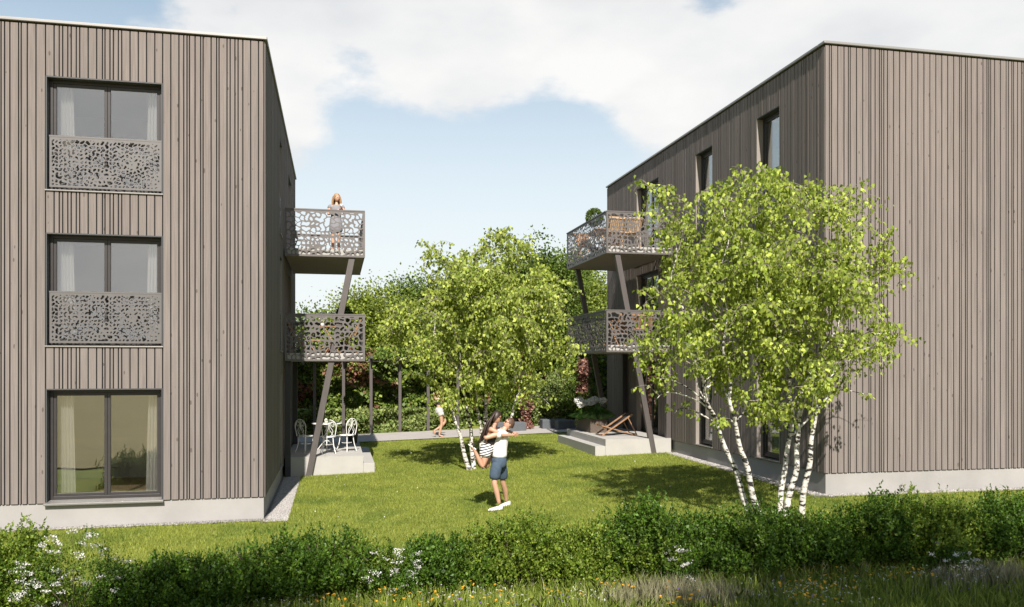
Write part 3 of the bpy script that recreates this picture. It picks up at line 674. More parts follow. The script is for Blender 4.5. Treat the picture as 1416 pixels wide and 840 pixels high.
# ------------------------------------------------------------------ shrubs of the hedge
def sprigs(C, rad, n, per, ll, rng, zmin, up=1.1, slen=.2, jag=.12):
    """leafy shoots that start inside an ellipsoid and end near its skin; leaves in pairs along them"""
    d = rng.normal(size=(n, 3)); d[:, 2] = np.abs(d[:, 2])*1.0-.45; d = unit(d)
    rr = rng.uniform(.45, 1, n)**.5*(1+rng.normal(0, jag, n))
    lump = 1+.16*np.sin(d[:, 0]*7+C[0]*3)*np.cos(d[:, 1]*6+C[1]*5)+.12*np.sin(d[:, 2]*9+C[0])
    tip = np.array(C)+d*np.array(rad)*(rr*lump)[:, None]
    nc = max(6, n//38); ci = rng.integers(0, nc, n); cd_ = rng.normal(size=(nc, 3)); cd_[:, 1] = -np.abs(cd_[:, 1])*.7+.25; cd_[:, 2] = np.abs(cd_[:, 2])-.4; cd_ = unit(cd_)
    cc = np.array(C)+cd_*np.array(rad)*rng.uniform(.8, 1.16, (nc, 1)); use = rng.random(n) < .5
    tip[use] = (cc[ci]+rng.normal(0, .24, (n, 3))*np.array(rad)*.75)[use]; tip[:, 2] = np.maximum(tip[:, 2], zmin+.03)
    ax = unit(d*.75+np.array([0, 0, up])*rng.uniform(.5, 1.2, (n, 1))+rng.normal(0, .25, (n, 3)))
    sl = slen*rng.uniform(.6, 1.5, n)
    P = []; A = []; L = []
    for k in range(per):
        t = k/(per-1); p = tip-ax*(sl*(1-t))[:, None]; ph = k*2.4+rng.uniform(0, 6.28, n)
        s1 = unit(np.cross(ax, np.array([.3, .2, .9]))); s2 = np.cross(ax, s1)
        rad_ = s1*np.cos(ph)[:, None]+s2*np.sin(ph)[:, None]
        P.append(p); A.append(rad_*(1-.55*t)+ax*(.35+.8*t)); L.append(ll*(1.1-.45*t)*rng.uniform(.75, 1.25, n))
    return np.concatenate(P), np.concatenate(A), np.concatenate(L)
def woody(base, tips, r0=.012, n=5):
    m = MB(); rnd = random.Random(int(base[0]*1000) & 0xffff)
    for t in tips:
        b = V(base)+V((rnd.uniform(-.08, .08), rnd.uniform(-.08, .08), 0)); t = V(t); mid = b.lerp(t, .5)+V((rnd.uniform(-.05, .05), rnd.uniform(-.05, .05), .05))
        m.tube([b, mid, t], [r0, r0*.7, r0*.3], n)
    return m
SHRUBS = [
 # px, depth offset, half width, height, label, material
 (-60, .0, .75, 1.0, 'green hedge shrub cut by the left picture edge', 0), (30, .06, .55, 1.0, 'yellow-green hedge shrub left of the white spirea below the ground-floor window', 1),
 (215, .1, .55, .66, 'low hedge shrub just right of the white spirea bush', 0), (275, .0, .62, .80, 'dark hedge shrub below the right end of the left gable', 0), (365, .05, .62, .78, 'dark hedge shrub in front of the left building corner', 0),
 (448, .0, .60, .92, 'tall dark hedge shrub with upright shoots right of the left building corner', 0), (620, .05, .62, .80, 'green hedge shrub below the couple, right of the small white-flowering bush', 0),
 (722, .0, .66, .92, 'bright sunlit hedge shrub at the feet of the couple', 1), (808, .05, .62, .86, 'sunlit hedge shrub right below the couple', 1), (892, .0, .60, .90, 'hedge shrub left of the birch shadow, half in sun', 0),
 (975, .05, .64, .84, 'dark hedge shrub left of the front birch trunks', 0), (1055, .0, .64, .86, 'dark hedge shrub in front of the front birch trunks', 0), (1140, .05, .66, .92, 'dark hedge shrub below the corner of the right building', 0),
 (1222, .0, .62, .98, 'hedge shrub right of the front birch below the right gable', 0), (1290, .05, .60, 1.10, 'tallest hedge shrub with bright sunlit tips below the right gable', 1), (1385, .0, .66, .92, 'hedge shrub at the right picture edge', 0), (1475, .0, .7, .95, 'hedge shrub cut by the right picture edge', 0)]
def hedge_xy(px):
    pts = [(-80, -4.7, 10.75), (0, -3.9, 10.9), (600, 1.2, 10.85), (900, 3.95, 10.6), (1416, 8.9, 9.85), (1520, 9.9, 9.7)]
    for a, b in zip(pts, pts[1:]):
        if px <= b[0]: t = (px-a[0])/(b[0]-a[0]); return a[1]+(b[1]-a[1])*t, a[2]+(b[2]-a[2])*t
    return pts[-1][1:]
def hedge():
    rng = np.random.default_rng(7)
    for (px, dy, hw, h, label, k) in SHRUBS:
        x, y = hedge_xy(px); y += dy-.38; h *= .90+.07*math.sin(px*.037)+.05*math.sin(px*.013+2); z = gz(x, y); t = thing('hedge_shrub', label, 'shrub', (x, y, z), 'hedge shrubs')
        P, A, L = sprigs((x, y, z+h*.42), (hw*1.02, .50, h*.54), 1150, 14, .043, rng, z, slen=.17)
        # upright leading shoots that break the outline
        P2, A2, L2 = sprigs((x, y, z+h*.62), (hw*.8, .34, h*.42), 120, 15, .042, rng, z, up=2.2, slen=.26, jag=.16)
        q = np.concatenate([leaf_quads(P, A, L, rng, .34, .45), leaf_quads(P2, A2, L2, rng, .34, .45)])
        stuff(np_mesh('foliage', q, 4, M_HEDGESUN if k else M_HEDGE, t))
        tips = [(x+rng.uniform(-.8, .8)*hw, y+rng.uniform(-.3, .3), z+h*rng.uniform(.5, .9)) for _ in range(14)]
        woody((x, y, z-.02), tips).build('stems', M_BROWNBARK, t)
hedge()
def spirea(px, y0, w, h, label, n, seed):
    rng = np.random.default_rng(seed); x, y = hedge_xy(px); y += y0-.38; z = gz(x, y); t = thing('flowering_shrub', label, 'shrub', (x, y, z), 'white flowering shrubs in the hedge')
    P, A, L = sprigs((x, y, z+h*.45), (w, .42, h*.52), 260, 12, .034, rng, z, slen=.2); stuff(np_mesh('foliage', leaf_quads(P, A, L, rng, .34, .45), 4, M_HEDGE, t))
    Q = []; d = rng.normal(size=(n, 3)); d[:, 1] = -np.abs(d[:, 1])*.9+.2; d[:, 2] = np.abs(d[:, 2])-.25; d = unit(d)
    C = np.array([x, y, z+h*.45])+d*np.array([w*1.12, .46, h*.60])*rng.uniform(.8, 1.12, (n, 1))
    P = []; A = []; L = []
    for c in C:                                   # flat-topped heads of many tiny flowers strung along the arching shoots
        k = rng.integers(22, 48); ax = np.array([rng.choice([-1, 1])*rng.uniform(.5, 1), rng.uniform(-.4, .2), rng.uniform(-.25, .35)])
        tt = rng.uniform(-1, 1, k)[:, None]; P.append(c+ax*tt*.065+rng.normal(0, .011, (k, 3))); a = rng.normal(size=(k, 3)); a[:, 1] -= .8; a[:, 2] += .6; A.append(a); L.append(rng.uniform(.012, .02, k))
    stuff(np_mesh('blossom', leaf_quads(np.concatenate(P), np.concatenate(A), np.concatenate(L), rng, .5, .5), 4, M_WHITEF, t))
    woody((x, y, z-.02), [tuple(c) for c in C[::6]], .006).build('stems', M_BROWNBARK, t)
spirea(118, -.34, .50, .98, 'large white-flowering spirea bush in the hedge below the ground-floor window', 50, 31)
spirea(535, -.12, .34, .72, 'small white-flowering bush in the gap of the hedge left of the couple', 24, 32)
spirea(925, -.42, .16, .50, 'slight white-flowering bush before the dark hedge left of the front birch', 10, 33)
spirea(1272, -.50, .26, .36, 'low white-flowering bush at the foot of the hedge on the right', 18, 34)

# ------------------------------------------------------------------ birches
def bez(pts, n=9):
    """smooth curve through the given points"""
    pts = [V(p) for p in pts]; out = []
    for i in range(len(pts)-1):
        p0 = pts[max(i-1, 0)]; p1 = pts[i]; p2 = pts[i+1]; p3 = pts[min(i+2, len(pts)-1)]
        for k in range(n):
            t = k/n; out.append(.5*((2*p1)+(-p0+p2)*t+(2*p0-5*p1+4*p2-p3)*t*t+(-p0+3*p1-3*p2+p3)*t**3))
    return out+[pts[-1]]
def birch(label, base, stems, C, rad, nlimb, ntwig, per, ll, seed, leafmat, r0=.075, low=(), group='multi-stemmed birches on the lawn'):
    rng = np.random.default_rng(seed); rnd = random.Random(seed); C = V(C)
    t = thing('birch_tree', label, 'tree', base, group)
    limbsrc = []
    for st in stems:
        c = bez(st); k = len(c); m = MB(); rr = r0*rnd.uniform(.85, 1.1)
        c = [p+V((math.sin(i*.8+rr*99)*(.012+.04*(i > k*.4)), math.cos(i*.6+rr*50)*(.012+.04*(i > k*.4)), 0)) for i, p in enumerate(c)]
        m.tube(c, [max(rr*(1-.93*(i/(k-1))**.62)*(1.25 if i == 0 else 1), .006) for i in range(k)], 10); m.build('trunk', M_BARK, t, smooth=True)
        limbsrc += [(p, max(rr*(1-.93*(i/(k-1))**.62), .006)) for i, p in enumerate(c) if i > k*.3]
    br = MB(); twn = []
    def inside(bias):
        d = V((rnd.gauss(0, 1), rnd.gauss(0, 1), rnd.gauss(0, 1))).normalized(); q = rnd.random()**bias
        l = 1+.17*math.sin(d.x*5+seed)*math.sin(d.z*6+seed*2)+.12*math.sin(d.x*8+d.z*5+seed)
        return C+V((d.x*rad[0], d.y*rad[1], d.z*rad[2]))*q*l
    limbs = []
    tg = [inside(.33) for _ in range(nlimb)]+[V(p) for p in low]
    for T_ in tg:
        cand = [s for s in limbsrc if s[0].z < T_.z+.35] or limbsrc
        s = min(rnd.sample(cand, min(len(cand), 12)), key=lambda q: (q[0]-T_).length+abs((T_.z-q[0].z)-.6*math.hypot(T_.x-q[0].x, T_.y-q[0].y))*.7)
        p0 = s[0]; d = T_-p0; up = V((0, 0, .22*math.hypot(d.x, d.y)))
        pts = bez([p0, p0+d*.35+up*.8+V((rnd.gauss(0, .05), rnd.gauss(0, .05), 0)), p0+d*.7+up+V((rnd.gauss(0, .06), rnd.gauss(0, .06), 0)), T_], 4)
        r = min(s[1]*.6, .022); br.tube(pts, [r*(1-.8*i/(len(pts)-1)) for i in range(len(pts))], 5, m=1 if r < .014 else 0); limbs.append(pts)
    nodes = [p for l in limbs for p in l[3:]]; NP = np.array([tuple(p) for p in nodes])
    P = []; A = []; tw = 0
    def twig(s, T_, n):
        nonlocal tw
        d = T_-s; L_ = d.length; side = V((rnd.gauss(0, 1), rnd.gauss(0, 1), 0))*.06
        e = T_+V((0, 0, -.10*L_-.05)); pts = bez([s, s+d*.5+V((0, 0, .12*L_))+side, e], 4)
        br.tube(pts, [.006*(1-.75*i/(len(pts)-1)) for i in range(len(pts))], 3, m=1, cap=False); tw += 1
        for k in range(n):
            u = .25+.75*(k+rnd.random())/n; f = u*(len(pts)-1); i = min(int(f), len(pts)-2); p = pts[i].lerp(pts[i+1], f-i)
            off = V((rnd.gauss(0, 1), rnd.gauss(0, 1), rnd.gauss(0, .8)-.2)).normalized()*rnd.uniform(.015, .12)
            P.append(tuple(p+off)); A.append((off.x*4+rnd.gauss(0, .35), off.y*4+rnd.gauss(0, .35), -.85+rnd.gauss(0, .35)))
    for _ in range(ntwig):
        T_ = inside(.42); i = int(np.argmin(((NP-np.array(tuple(T_)))**2).sum(1))); s = nodes[i]
        if (T_-s).length > .9: T_ = s+(T_-s).normalized()*rnd.uniform(.5, .9)
        twig(s, T_, per)
    for l in limbs:
        for _ in range(4):
            s = l[rnd.randrange(len(l)//2, len(l))]; twig(s, s+V((rnd.gauss(0, .22), rnd.gauss(0, .22), rnd.uniform(-.1, .25))), per)
    P = np.array(P); A = np.array(A); n = len(P)
    # birch leaves: a broad triangle with a drawn-out point, as two folded halves
    A = unit(A); Rn = unit(rng.normal(size=(n, 3))+np.array([0, -1.0, .5])*.6); Sd = unit(np.cross(A, Rn)); Nm = np.cross(Sd, A); L = (ll*rng.uniform(.6, 1.2, n))[:, None]
    b = P; l1 = P+A*L*.18+Sd*L*.40+Nm*L*.10; l2 = P+A*L*.50+Sd*L*.30+Nm*L*.07; tp = P+A*L; r2 = P+A*L*.50-Sd*L*.30+Nm*L*.07; r1 = P+A*L*.18-Sd*L*.40+Nm*L*.10
    q = np.stack([b, l1, l2, tp, r2, r1], 1).reshape(-1, 3)
    stuff(np_mesh('crown', q, 6, leafmat, t)); stuff(br.build('branches', [M_BARK, M_TWIG], t, smooth=True)); return t
def pp(px, py, Y): return tuple(at_y(px, py, Y))
def g0(px, py, Y):
    p = at_y(px, py, Y); return (p.x, Y, gz(p.x, Y)-.05)
def front_birch():
    Yb = 12.95
    st = [[g0(1040, 722, Yb), pp(1018, 655, Yb+.1), pp(990, 585, Yb+.15), pp(962, 500, Yb+.1), pp(935, 400, Yb), pp(930, 320, Yb)],
          [g0(1052, 730, Yb-.15), pp(1033, 650, Yb-.2), pp(1016, 585, Yb-.2), pp(1005, 500, Yb-.3), pp(1000, 390, Yb-.3), pp(1005, 290, Yb-.25)],
          [g0(1078, 712, Yb+.15), pp(1084, 650, Yb+.2), pp(1095, 580, Yb+.3), pp(1085, 480, Yb+.4), pp(1060, 370, Yb+.4), pp(1045, 260, Yb+.3)],
          [g0(1084, 712, Yb+.05), pp(1100, 650, Yb), pp(1104, 590, Yb), pp(1112, 500, Yb+.1), pp(1125, 400, Yb+.2), pp(1130, 300, Yb+.2)],
          [g0(1106, 712, Yb), pp(1118, 645, Yb-.1), pp(1127, 575, Yb-.2), pp(1135, 500, Yb-.3), pp(1165, 420, Yb-.4), pp(1180, 340, Yb-.4)]]
    c = at_y(1062, 402, Yb)
    low = [pp(893, 540, Yb-.1), pp(880, 500, Yb+.3), pp(1235, 500, Yb-.2), pp(1195, 545, Yb), pp(905, 555, Yb), pp(985, 590, Yb-.3), pp(1130, 560, Yb-.5), pp(1245, 480, Yb+.1), pp(930, 575, Yb+.3), pp(1060, 575, Yb+.4)]
    birch('multi-stemmed birch with bright leaves before the corner of the right building', (g0(1072, 715, Yb)), st, c, (2.25, 1.7, 2.05), 90, 2000, 13, .072, 5, M_BIRCH, .066, low)
def back_birch():
    Yb = 20.9
    st = [[g0(649, 650, Yb), pp(635, 600, Yb), pp(620, 550, Yb+.1), pp(605, 480, Yb+.1), pp(595, 400, Yb)],
          [g0(655, 650, Yb+.2), pp(650, 590, Yb+.3), pp(641, 545, Yb+.3), pp(632, 470, Yb+.4), pp(630, 370, Yb+.3)],
          [g0(668, 649, Yb+.1), pp(664, 590, Yb), pp(657, 540, Yb-.1), pp(655, 450, Yb-.2), pp(660, 350, Yb-.2)],
          [g0(672, 648, Yb+.4), pp(671, 590, Yb+.5), pp(672, 540, Yb+.6), pp(680, 450, Yb+.7), pp(690, 345, Yb+.6)],
          [g0(692, 645, Yb+.1), pp(706, 580, Yb), pp(722, 530, Yb), pp(738, 470, Yb), pp(755, 400, Yb)]]
    c = at_y(674, 440, Yb)
    low = [pp(570, 520, Yb), pp(600, 560, Yb-.3), pp(625, 575, Yb+.2), pp(560, 440, Yb), pp(790, 440, Yb), pp(775, 520, Yb), pp(740, 530, Yb-.4), pp(655, 560, Yb-.4), pp(545, 505, Yb), pp(760, 560, Yb), pp(710, 545, Yb+.3)]
    birch('multi-stemmed birch in the middle of the lawn behind the hugging couple', (g0(668, 649, Yb)), st, c, (2.42, 1.9, 2.2), 84, 2150, 13, .086, 9, M_BIRCH2, .078, low)
front_birch(); back_birch()

# ------------------------------------------------------------------ broad-leaved trees behind the garden, and behind the viewer
def tree(name, label, x, y, tr_h, C, rad, nclump, per, ll, seed, m, r0=.16, group=None, cs=.42):
    rng = np.random.default_rng(seed); z = gz(min(x, 20), min(max(y, -6), 44)); t = thing(name, label, 'tree', (x, y, z), group); C = np.array(C, float)
    d = unit(rng.normal(size=(nclump, 3))); lump = 1+.2*np.sin(d[:, 0]*5+seed)*np.cos(d[:, 2]*4+seed)+.12*np.sin(d[:, 1]*9)
    cc = C+d*np.array(rad)*(rng.uniform(.25, 1, nclump)**.45*lump)[:, None]
    P = []; A = []
    for c in cc:
        s = rng.uniform(.6, 1.3)*cs; n = int(per*s/cs); q = rng.normal(size=(n, 3))*np.array([s, s, s*.62]); P.append(c+q); A.append(unit(q)+unit(c-C)[None]*.8+rng.normal(0, .5, (n, 3))+np.array([0, 0, -.3])) if False else A.append(unit(q)+rng.normal(0, .5, (n, 3))+np.array([0, 0, -.3]))
    P = np.concatenate(P); A = np.concatenate(A); P[:, 2] = np.maximum(P[:, 2], z+.2)
    stuff(np_mesh('crown', leaf_quads(P, A, ll*rng.uniform(.6, 1.25, len(P)), rng, .36, .42), 4, m, t))
    tk = MB(); top = V((C[0], C[1], C[2]+rad[2]*.3)); tk.tube(bez([(x, y, z-.1), (x+.05, y, z+tr_h*.5), tuple(V((x, y, z)).lerp(top, .6)), tuple(top)], 4), [r0*(1-.8*i/12) for i in range(13)], 8)
    tk.build('trunk', M_BROWNBARK, t, smooth=True)
    lb = MB()
    for c in cc[::max(1, nclump//26)]:
        s = V((x, y, z)).lerp(top, rng.uniform(.4, .9)); e = V(c); lb.tube([s, s.lerp(e, .5)+V((0, 0, .2)), e], [r0*.3, r0*.18, r0*.06], 5)
    lb.build('limbs', M_BROWNBARK, t, smooth=True); return t
def topx(px, py, Y): return at_y(px, py, Y)
def back_trees():
    g = 'trees beyond the garden path'
    for (px, py, Y, rx, rz, label, m, n, sd_) in (
        (520, 455, 36, 1.9, 1.9, 'light green tree showing left of the middle birch above the pergola', M_TREE, 120, 1),
        (448, 480, 38, 1.6, 1.5, 'dark tree seen between left building and its lower balcony', M_TREED, 70, 2),
        (600, 440, 39, 2.2, 2.0, 'green tree hidden behind the left half of the middle birch', M_TREED, 110, 3),
        (735, 425, 34, 2.1, 2.6, 'tall dark green tree rising behind the right half of the middle birch', M_TREED, 170, 4),
        (825, 450, 37, 1.7, 2.3, 'green tree beside the right building behind its balconies', M_TREE, 110, 5),
        (790, 400, 40, 1.5, 1.6, 'small tree top showing above the right end of the middle birch', M_TREE, 60, 6),
        (640, 500, 35, 2.6, 1.8, 'broad dark tree low behind the middle birch trunks', M_TREED, 120, 7),
        (480, 500, 35, 2.0, 1.4, 'low bushy tree behind the pergola posts on the left', M_TREE, 80, 8),
        (870, 480, 36, 2.2, 2.2, 'dark tree just behind the end of the right building', M_TREED, 80, 9)):
        c = topx(px, py, Y); tree('garden_tree', label, c.x, c.y, 2.5, c, (rx, 1.6, rz), n, 150, .13, sd_*13, m, .13, g)
    # low shrub belt under the trees
    for i, (px, lab, m) in enumerate(((705, 'dark rounded shrub behind the heads of the couple', M_TREED), (765, 'pale shrub right of the first red creeper column', M_IVYP), (800, 'dark shrub behind the planter on the right terrace', M_TREED), (742, 'leafy green shrub between creeper column and stone block', M_IVYP))):
        Y = 31.9+.5*(i % 2); c = topx(px, 570 if m is M_IVYP else 560, Y); c.z = gz(c.x, Y)+(1.0 if m is M_IVYP else .95)
        rng = np.random.default_rng(60+i); t = thing('garden_shrub', lab, 'shrub', (c.x, Y, gz(c.x, Y)))
        P, A, L = sprigs(tuple(c), (.75, .6, 1.0), 420, 14, .085, rng, gz(c.x, Y), slen=.4); stuff(np_mesh('foliage', leaf_quads(P, A, L, rng, .38, .42), 4, m, t))
        woody((c.x, Y, gz(c.x, Y)), [tuple(c+V((rng.uniform(-.4, .4), 0, rng.uniform(0, .5)))) for _ in range(8)], .015).build('stems', M_BROWNBARK, t)
back_trees()
def leaf_wall(name, label, cat, x0, x1, y, z0, z1, n, ll, seed, m, th=.25, parent=None, round_=False):
    rng = np.random.default_rng(seed); x = rng.uniform(x0, x1, n); z = rng.uniform(z0, z1, n)
    dep = th*(.5+.5*np.sin(x*3.1+np.sin(z*2.7)*2)*np.sin(z*3.7+x)); yy = y-dep+rng.normal(0, .06, n)
    if round_:
        an = rng.uniform(0, 6.28, n); r = th*rng.uniform(.7, 1.15, n)*(1+.25*np.sin(z*7+seed)); x = (x0+x1)/2+np.cos(an)*r; yy = y+np.sin(an)*r
    P = np.stack([x, yy, z], 1); A = rng.normal(size=(n, 3))*.6+np.array([0, -.5, -.7]); o = np_mesh(name, leaf_quads(P, A, ll*rng.uniform(.6, 1.3, n), rng, .42, .4), 4, m, parent)
    if parent is None: tag(o, label, cat)
    return stuff(o)
def pergola():
    Y = 32.2; z0 = gz(3, Y); t = thing('pergola', 'long dark pergola with creeper-covered posts behind the garden path', 'pergola', (-1, Y, z0))
    xs = [at_y(px, 600, Y).x for px in (394, 435, 475, 513, 553, 592, 633, 672, 712)]
    for x in xs:
        m = MB(); m.box((x-.055, Y-.055, gz(x, Y)-.1), (x+.055, Y+.055, 3.02)); m.build('post', M_POST, t)
        m = MB(); m.box((x-.045, Y-.5, 3.13), (x+.045, Y+1.3, 3.26)); m.build('rafter', M_POST, t)
    m = MB(); m.box((xs[0]-.3, Y-.06, 3.022), (xs[-1]+.3, Y+.06, 3.128)); m.build('beam', M_POST, t)
    m = MB(); m.box((xs[0]-.3, Y+1.1, 3.022), (xs[-1]+.3, Y+1.2, 3.128)); m.build('beam', M_POST, t)
    leaf_wall('roof_foliage', '', '', xs[0]-.4, xs[-1]+.3, Y+.3, 3.14, 3.5, 9000, .11, 41, M_IVY, .9, t)
pergola()
leaf_wall('climber_hedge', 'tall green climber wall with reddish patches behind the pergola posts', 'hedge', -3.2, 14.5, 33.9, .2, 3.6, 30000, .15, 42, M_IVY, .7)
leaf_wall('ground_ivy', 'pale green ivy and low shrubs along the back of the path', 'ground cover', -2.0, 5.2, 32.75, .25, 1.25, 7500, .13, 43, M_IVYP, .5)
def backing():
    m = MB(); m.box((-4, 34.3, 0), (16, 34.45, 3.5)); tag(m.build('boundary_fence', M_POT), 'dark boundary fence hidden behind the climber wall', 'fence')
backing()
for px, x_, lab, top in ((727, 0, 'red creeper column right of the leaning birch stem', 504), (806, 0, 'dark red creeper column behind the right balcony strut', 500)):
    Y = 31.0 if px == 727 else 31.6; c = at_y(px, 600, Y); zt = at_y(px, top, Y).z
    t = thing('creeper_column', lab, 'creeper', (c.x, Y, gz(c.x, Y))); m = MB(); m.box((c.x-.06, Y-.06, gz(c.x, Y)-.1), (c.x+.06, Y+.06, zt)); m.build('post', M_POST, t)
    leaf_wall('foliage', '', '', c.x-.1, c.x+.1, Y, gz(c.x, Y), zt+.1, 1500, .12, px, M_RED, .2, t, True)
def stone_blocks():
    for (px, w, lab, Y) in ((708, .55, 'grey stone block right behind the man on the garden path', 30.2), (768, .5, 'grey stone block between the shrubs left of the right terrace', 30.6), (784, .35, 'smaller grey stone block beside the step of the right terrace', 30.0)):
        c = at_y(px, 600, Y); z = gz(c.x, Y); m = MB(); m.box((c.x-w, Y, z-.05), (c.x+w, Y+.5, z+.36)); tag(m.build('stone_block', M_STONEB, bevel=.03), lab, 'stone', 'grey stone blocks by the path')
stone_blocks()

# ------------------------------------------------------------------ furniture
def rot2(x, y, a): return (x*math.cos(a)-y*math.sin(a), x*math.sin(a)+y*math.cos(a))
def iron_chair(label, loc, rz, proto=[]):
    """white wrought chair; its sitter looks along +X"""
    if proto: return copy_tree(proto[0], loc, rz, label)
    t = thing('garden_chair', label, 'chair', (0, 0, 0), 'white wrought garden chairs')
    m = MB(); m.lathe([(.0, .43), (.19, .43), (.20, .44), (.19, .452), (0, .452)], n=20); m.build('seat', M_WHITE, t, smooth=True)
    for (x, y) in ((.14, .13), (.14, -.13), (-.14, .12), (-.14, -.12)):
        m = MB(); m.tube(bez([(x*.9, y*.9, .43), (x*1.05, y*1.05, .22), (x*1.45, y*1.45, 0)], 4), .0115, 6); m.build('leg', M_WHITE, t, smooth=True)
    m = MB(); m.tube([(.13*math.cos(a)*1.0, .13*math.sin(a), .24) for a in np.linspace(0, 6.283, 15)], .006, 5); m.build('stretcher_ring', M_WHITE, t, smooth=True)
    m = MB(); bx = lambda y, z: (-.16-.10*(z-.43), y, z)
    arch = [bx(-.15, .44)]+[bx(-.18, .62)]+[bx(-.185*math.cos(a), .70+.185*math.sin(a)) for a in np.linspace(0, math.pi, 9)]+[bx(.18, .62), bx(.15, .44)]
    m.tube(bez(arch, 3), .011, 6); m.build('back_frame', M_WHITE, t, smooth=True)
    m = MB()
    for s in (-1, 1):
        m.tube(bez([bx(s*.03, .44), bx(s*.10, .58), bx(s*.035, .70), bx(s*.03, .78), bx(s*.075, .83), bx(s*.125, .79), bx(s*.12, .72), bx(s*.08, .71), bx(s*.075, .75)], 4), .007, 5)
        m.tube(bez([bx(s*.13, .45), bx(s*.06, .56), bx(s*.01, .66), bx(s*.005, .87)], 4), .006, 5)
    m.build('back_scroll', M_WHITE, t, smooth=True)
    proto.append(t); t.location = loc; t.rotation_euler = (0, 0, rz); return t
def flat_inverse(t):
    for ch in t.children: ch.matrix_parent_inverse = Matrix()
TZ = .56
p = at_y(422.5, 600, 22.5); iron_chair('white wrought garden chair left of the round table, nearest the wall', (p.x, 22.5, TZ), R(48))
p = at_y(454, 600, 22.15); iron_chair('white wrought garden chair with its back to the viewer before the round table', (p.x, 22.15, TZ), R(95))
p = at_y(479.5, 600, 22.6); iron_chair('white wrought garden chair right of the round table, nearest the step', (p.x, 22.6, TZ), R(132))
def round_table():
    p = at_y(452, 600, 23.0); c = (p.x, 23.0, TZ); t = thing('garden_table', 'small round white garden table with candle on the left terrace', 'table', c)
    m = MB(); m.lathe([(0, .715), (.385, .715), (.40, .725), (.39, .74), (0, .74)], c, 28); m.build('table_top', M_WHITE, t, smooth=True)
    m = MB(); m.tube([V(c)+V((0, 0, .25)), V(c)+V((0, 0, .714))], .022, 8); m.build('column', M_WHITE, t, smooth=True)
    for k in range(3):
        a = 2.1*k+.5; d = V((math.cos(a), math.sin(a), 0)); m = MB(); m.tube(bez([V(c)+V((0, 0, .28)), V(c)+d*.12+V((0, 0, .20)), V(c)+d*.30+V((0, 0, .0))], 5), .013, 6); m.build('leg', M_WHITE, t, smooth=True)
    q = (p.x-.02, 22.95, TZ+.74); k = thing('candle_jar', 'pale candle in a small glass jar on the round table', 'candle', q)
    m = MB(); m.lathe([(0, 0), (.04, 0), (.045, .03), (.045, .09), (.038, .10), (0, .10)], q, 12); m.build('jar', mat('frosted_glass', (.7, .72, .6), .3), k, smooth=True)
    m = MB(); m.lathe([(0, .10), (.02, .10), (.02, .125), (0, .125)], q, 8); m.build('candle', M_WHITE, k)
round_table()
def topiary(label, c, stem, rb, seed, pot=(.16, .34)):
    t = thing('potted_topiary', label, 'potted plant', c, 'ball-shaped topiary trees in pots'); c = V(c); pr, ph = pot
    m = MB(); m.lathe([(0, 0), (pr*.72, 0), (pr, ph), (pr*.9, ph), (pr*.88, ph-.03), (0, ph-.03)], c, 18); m.build('pot', M_POT, t, smooth=True)
    m = MB(); m.lathe([(0, ph-.028), (pr*.86, ph-.028), (0, ph-.02)], c, 14); m.build('soil', M_SOIL, t)
    m = MB(); m.tube([c+V((0, 0, ph-.05)), c+V((.01, 0, ph+stem*.5)), c+V((0, 0, ph+stem+rb*.6))], .014, 6); m.build('stem', M_BROWNBARK, t, smooth=True)
    rng = np.random.default_rng(seed); n = 2600; d = unit(rng.normal(size=(n, 3))); P = np.array(c)+np.array([0, 0, ph+stem+rb*.75])+d*(rb*rng.uniform(.45, 1.06, n)**.5)[:, None]
    stuff(np_mesh('foliage', leaf_quads(P, d+rng.normal(0, .5, (n, 3)), .045*rng.uniform(.7, 1.2, n), rng, .35, .45), 4, M_TREED, t)); return t
p = at_y(488, 600, 25.1); topiary('small topiary tree in a tall dark pot behind the white garden furniture', (p.x, 25.1, TZ), .62, .25, 71, (.17, .46))
p = at_y(476, 430, 24.2); topiary('dark topiary ball showing above the lower left balcony rail', (p.x, 24.2, 3.152), .62, .23, 72)
p = at_y(822, 306, 24.6); topiary('small topiary ball in a pot on the upper right balcony', (p.x, 24.6, 6.172), .74, .26, 73, (.15, .30))
def folding_chair(label, loc, rz, m_, group, proto={}):
    if m_.name in proto: return copy_tree(proto[m_.name], loc, rz, label, group)
    t = thing('folding_chair', label, 'chair', (0, 0, 0), group)
    for k in range(5):
        m = MB(); x = -.19+.085*k; m.box((x, -.21, .43), (x+.07, .21, .447)); m.build('seat_slat', m_, t)
    for k in range(7):
        m = MB(); y = -.195+.0565*k; m.beam((-.20, y+.02, .46), (-.36, y+.02, .86), .04, .014, up=(1, 0, 0)); m.build('back_slat', m_, t)
    for z, x in ((.50, -.205), (.87, -.357)):
        m = MB(); m.box((x-.02, -.23, z-.03), (x+.018, .23, z+.03)); m.build('back_rail', m_, t)
    for s in (-1, 1):
        for a, b in (((.22, s*.215, 0), (-.37, s*.235, .89)), ((-.26, s*.235, 0), (.20, s*.24, .43))):
            m = MB(); m.beam(a, b, .022, .035, up=(0, 1, 0)); m.build('leg', m_, t)
    proto[m_.name] = t; t.location = loc; t.rotation_euler = (0, 0, rz); return t
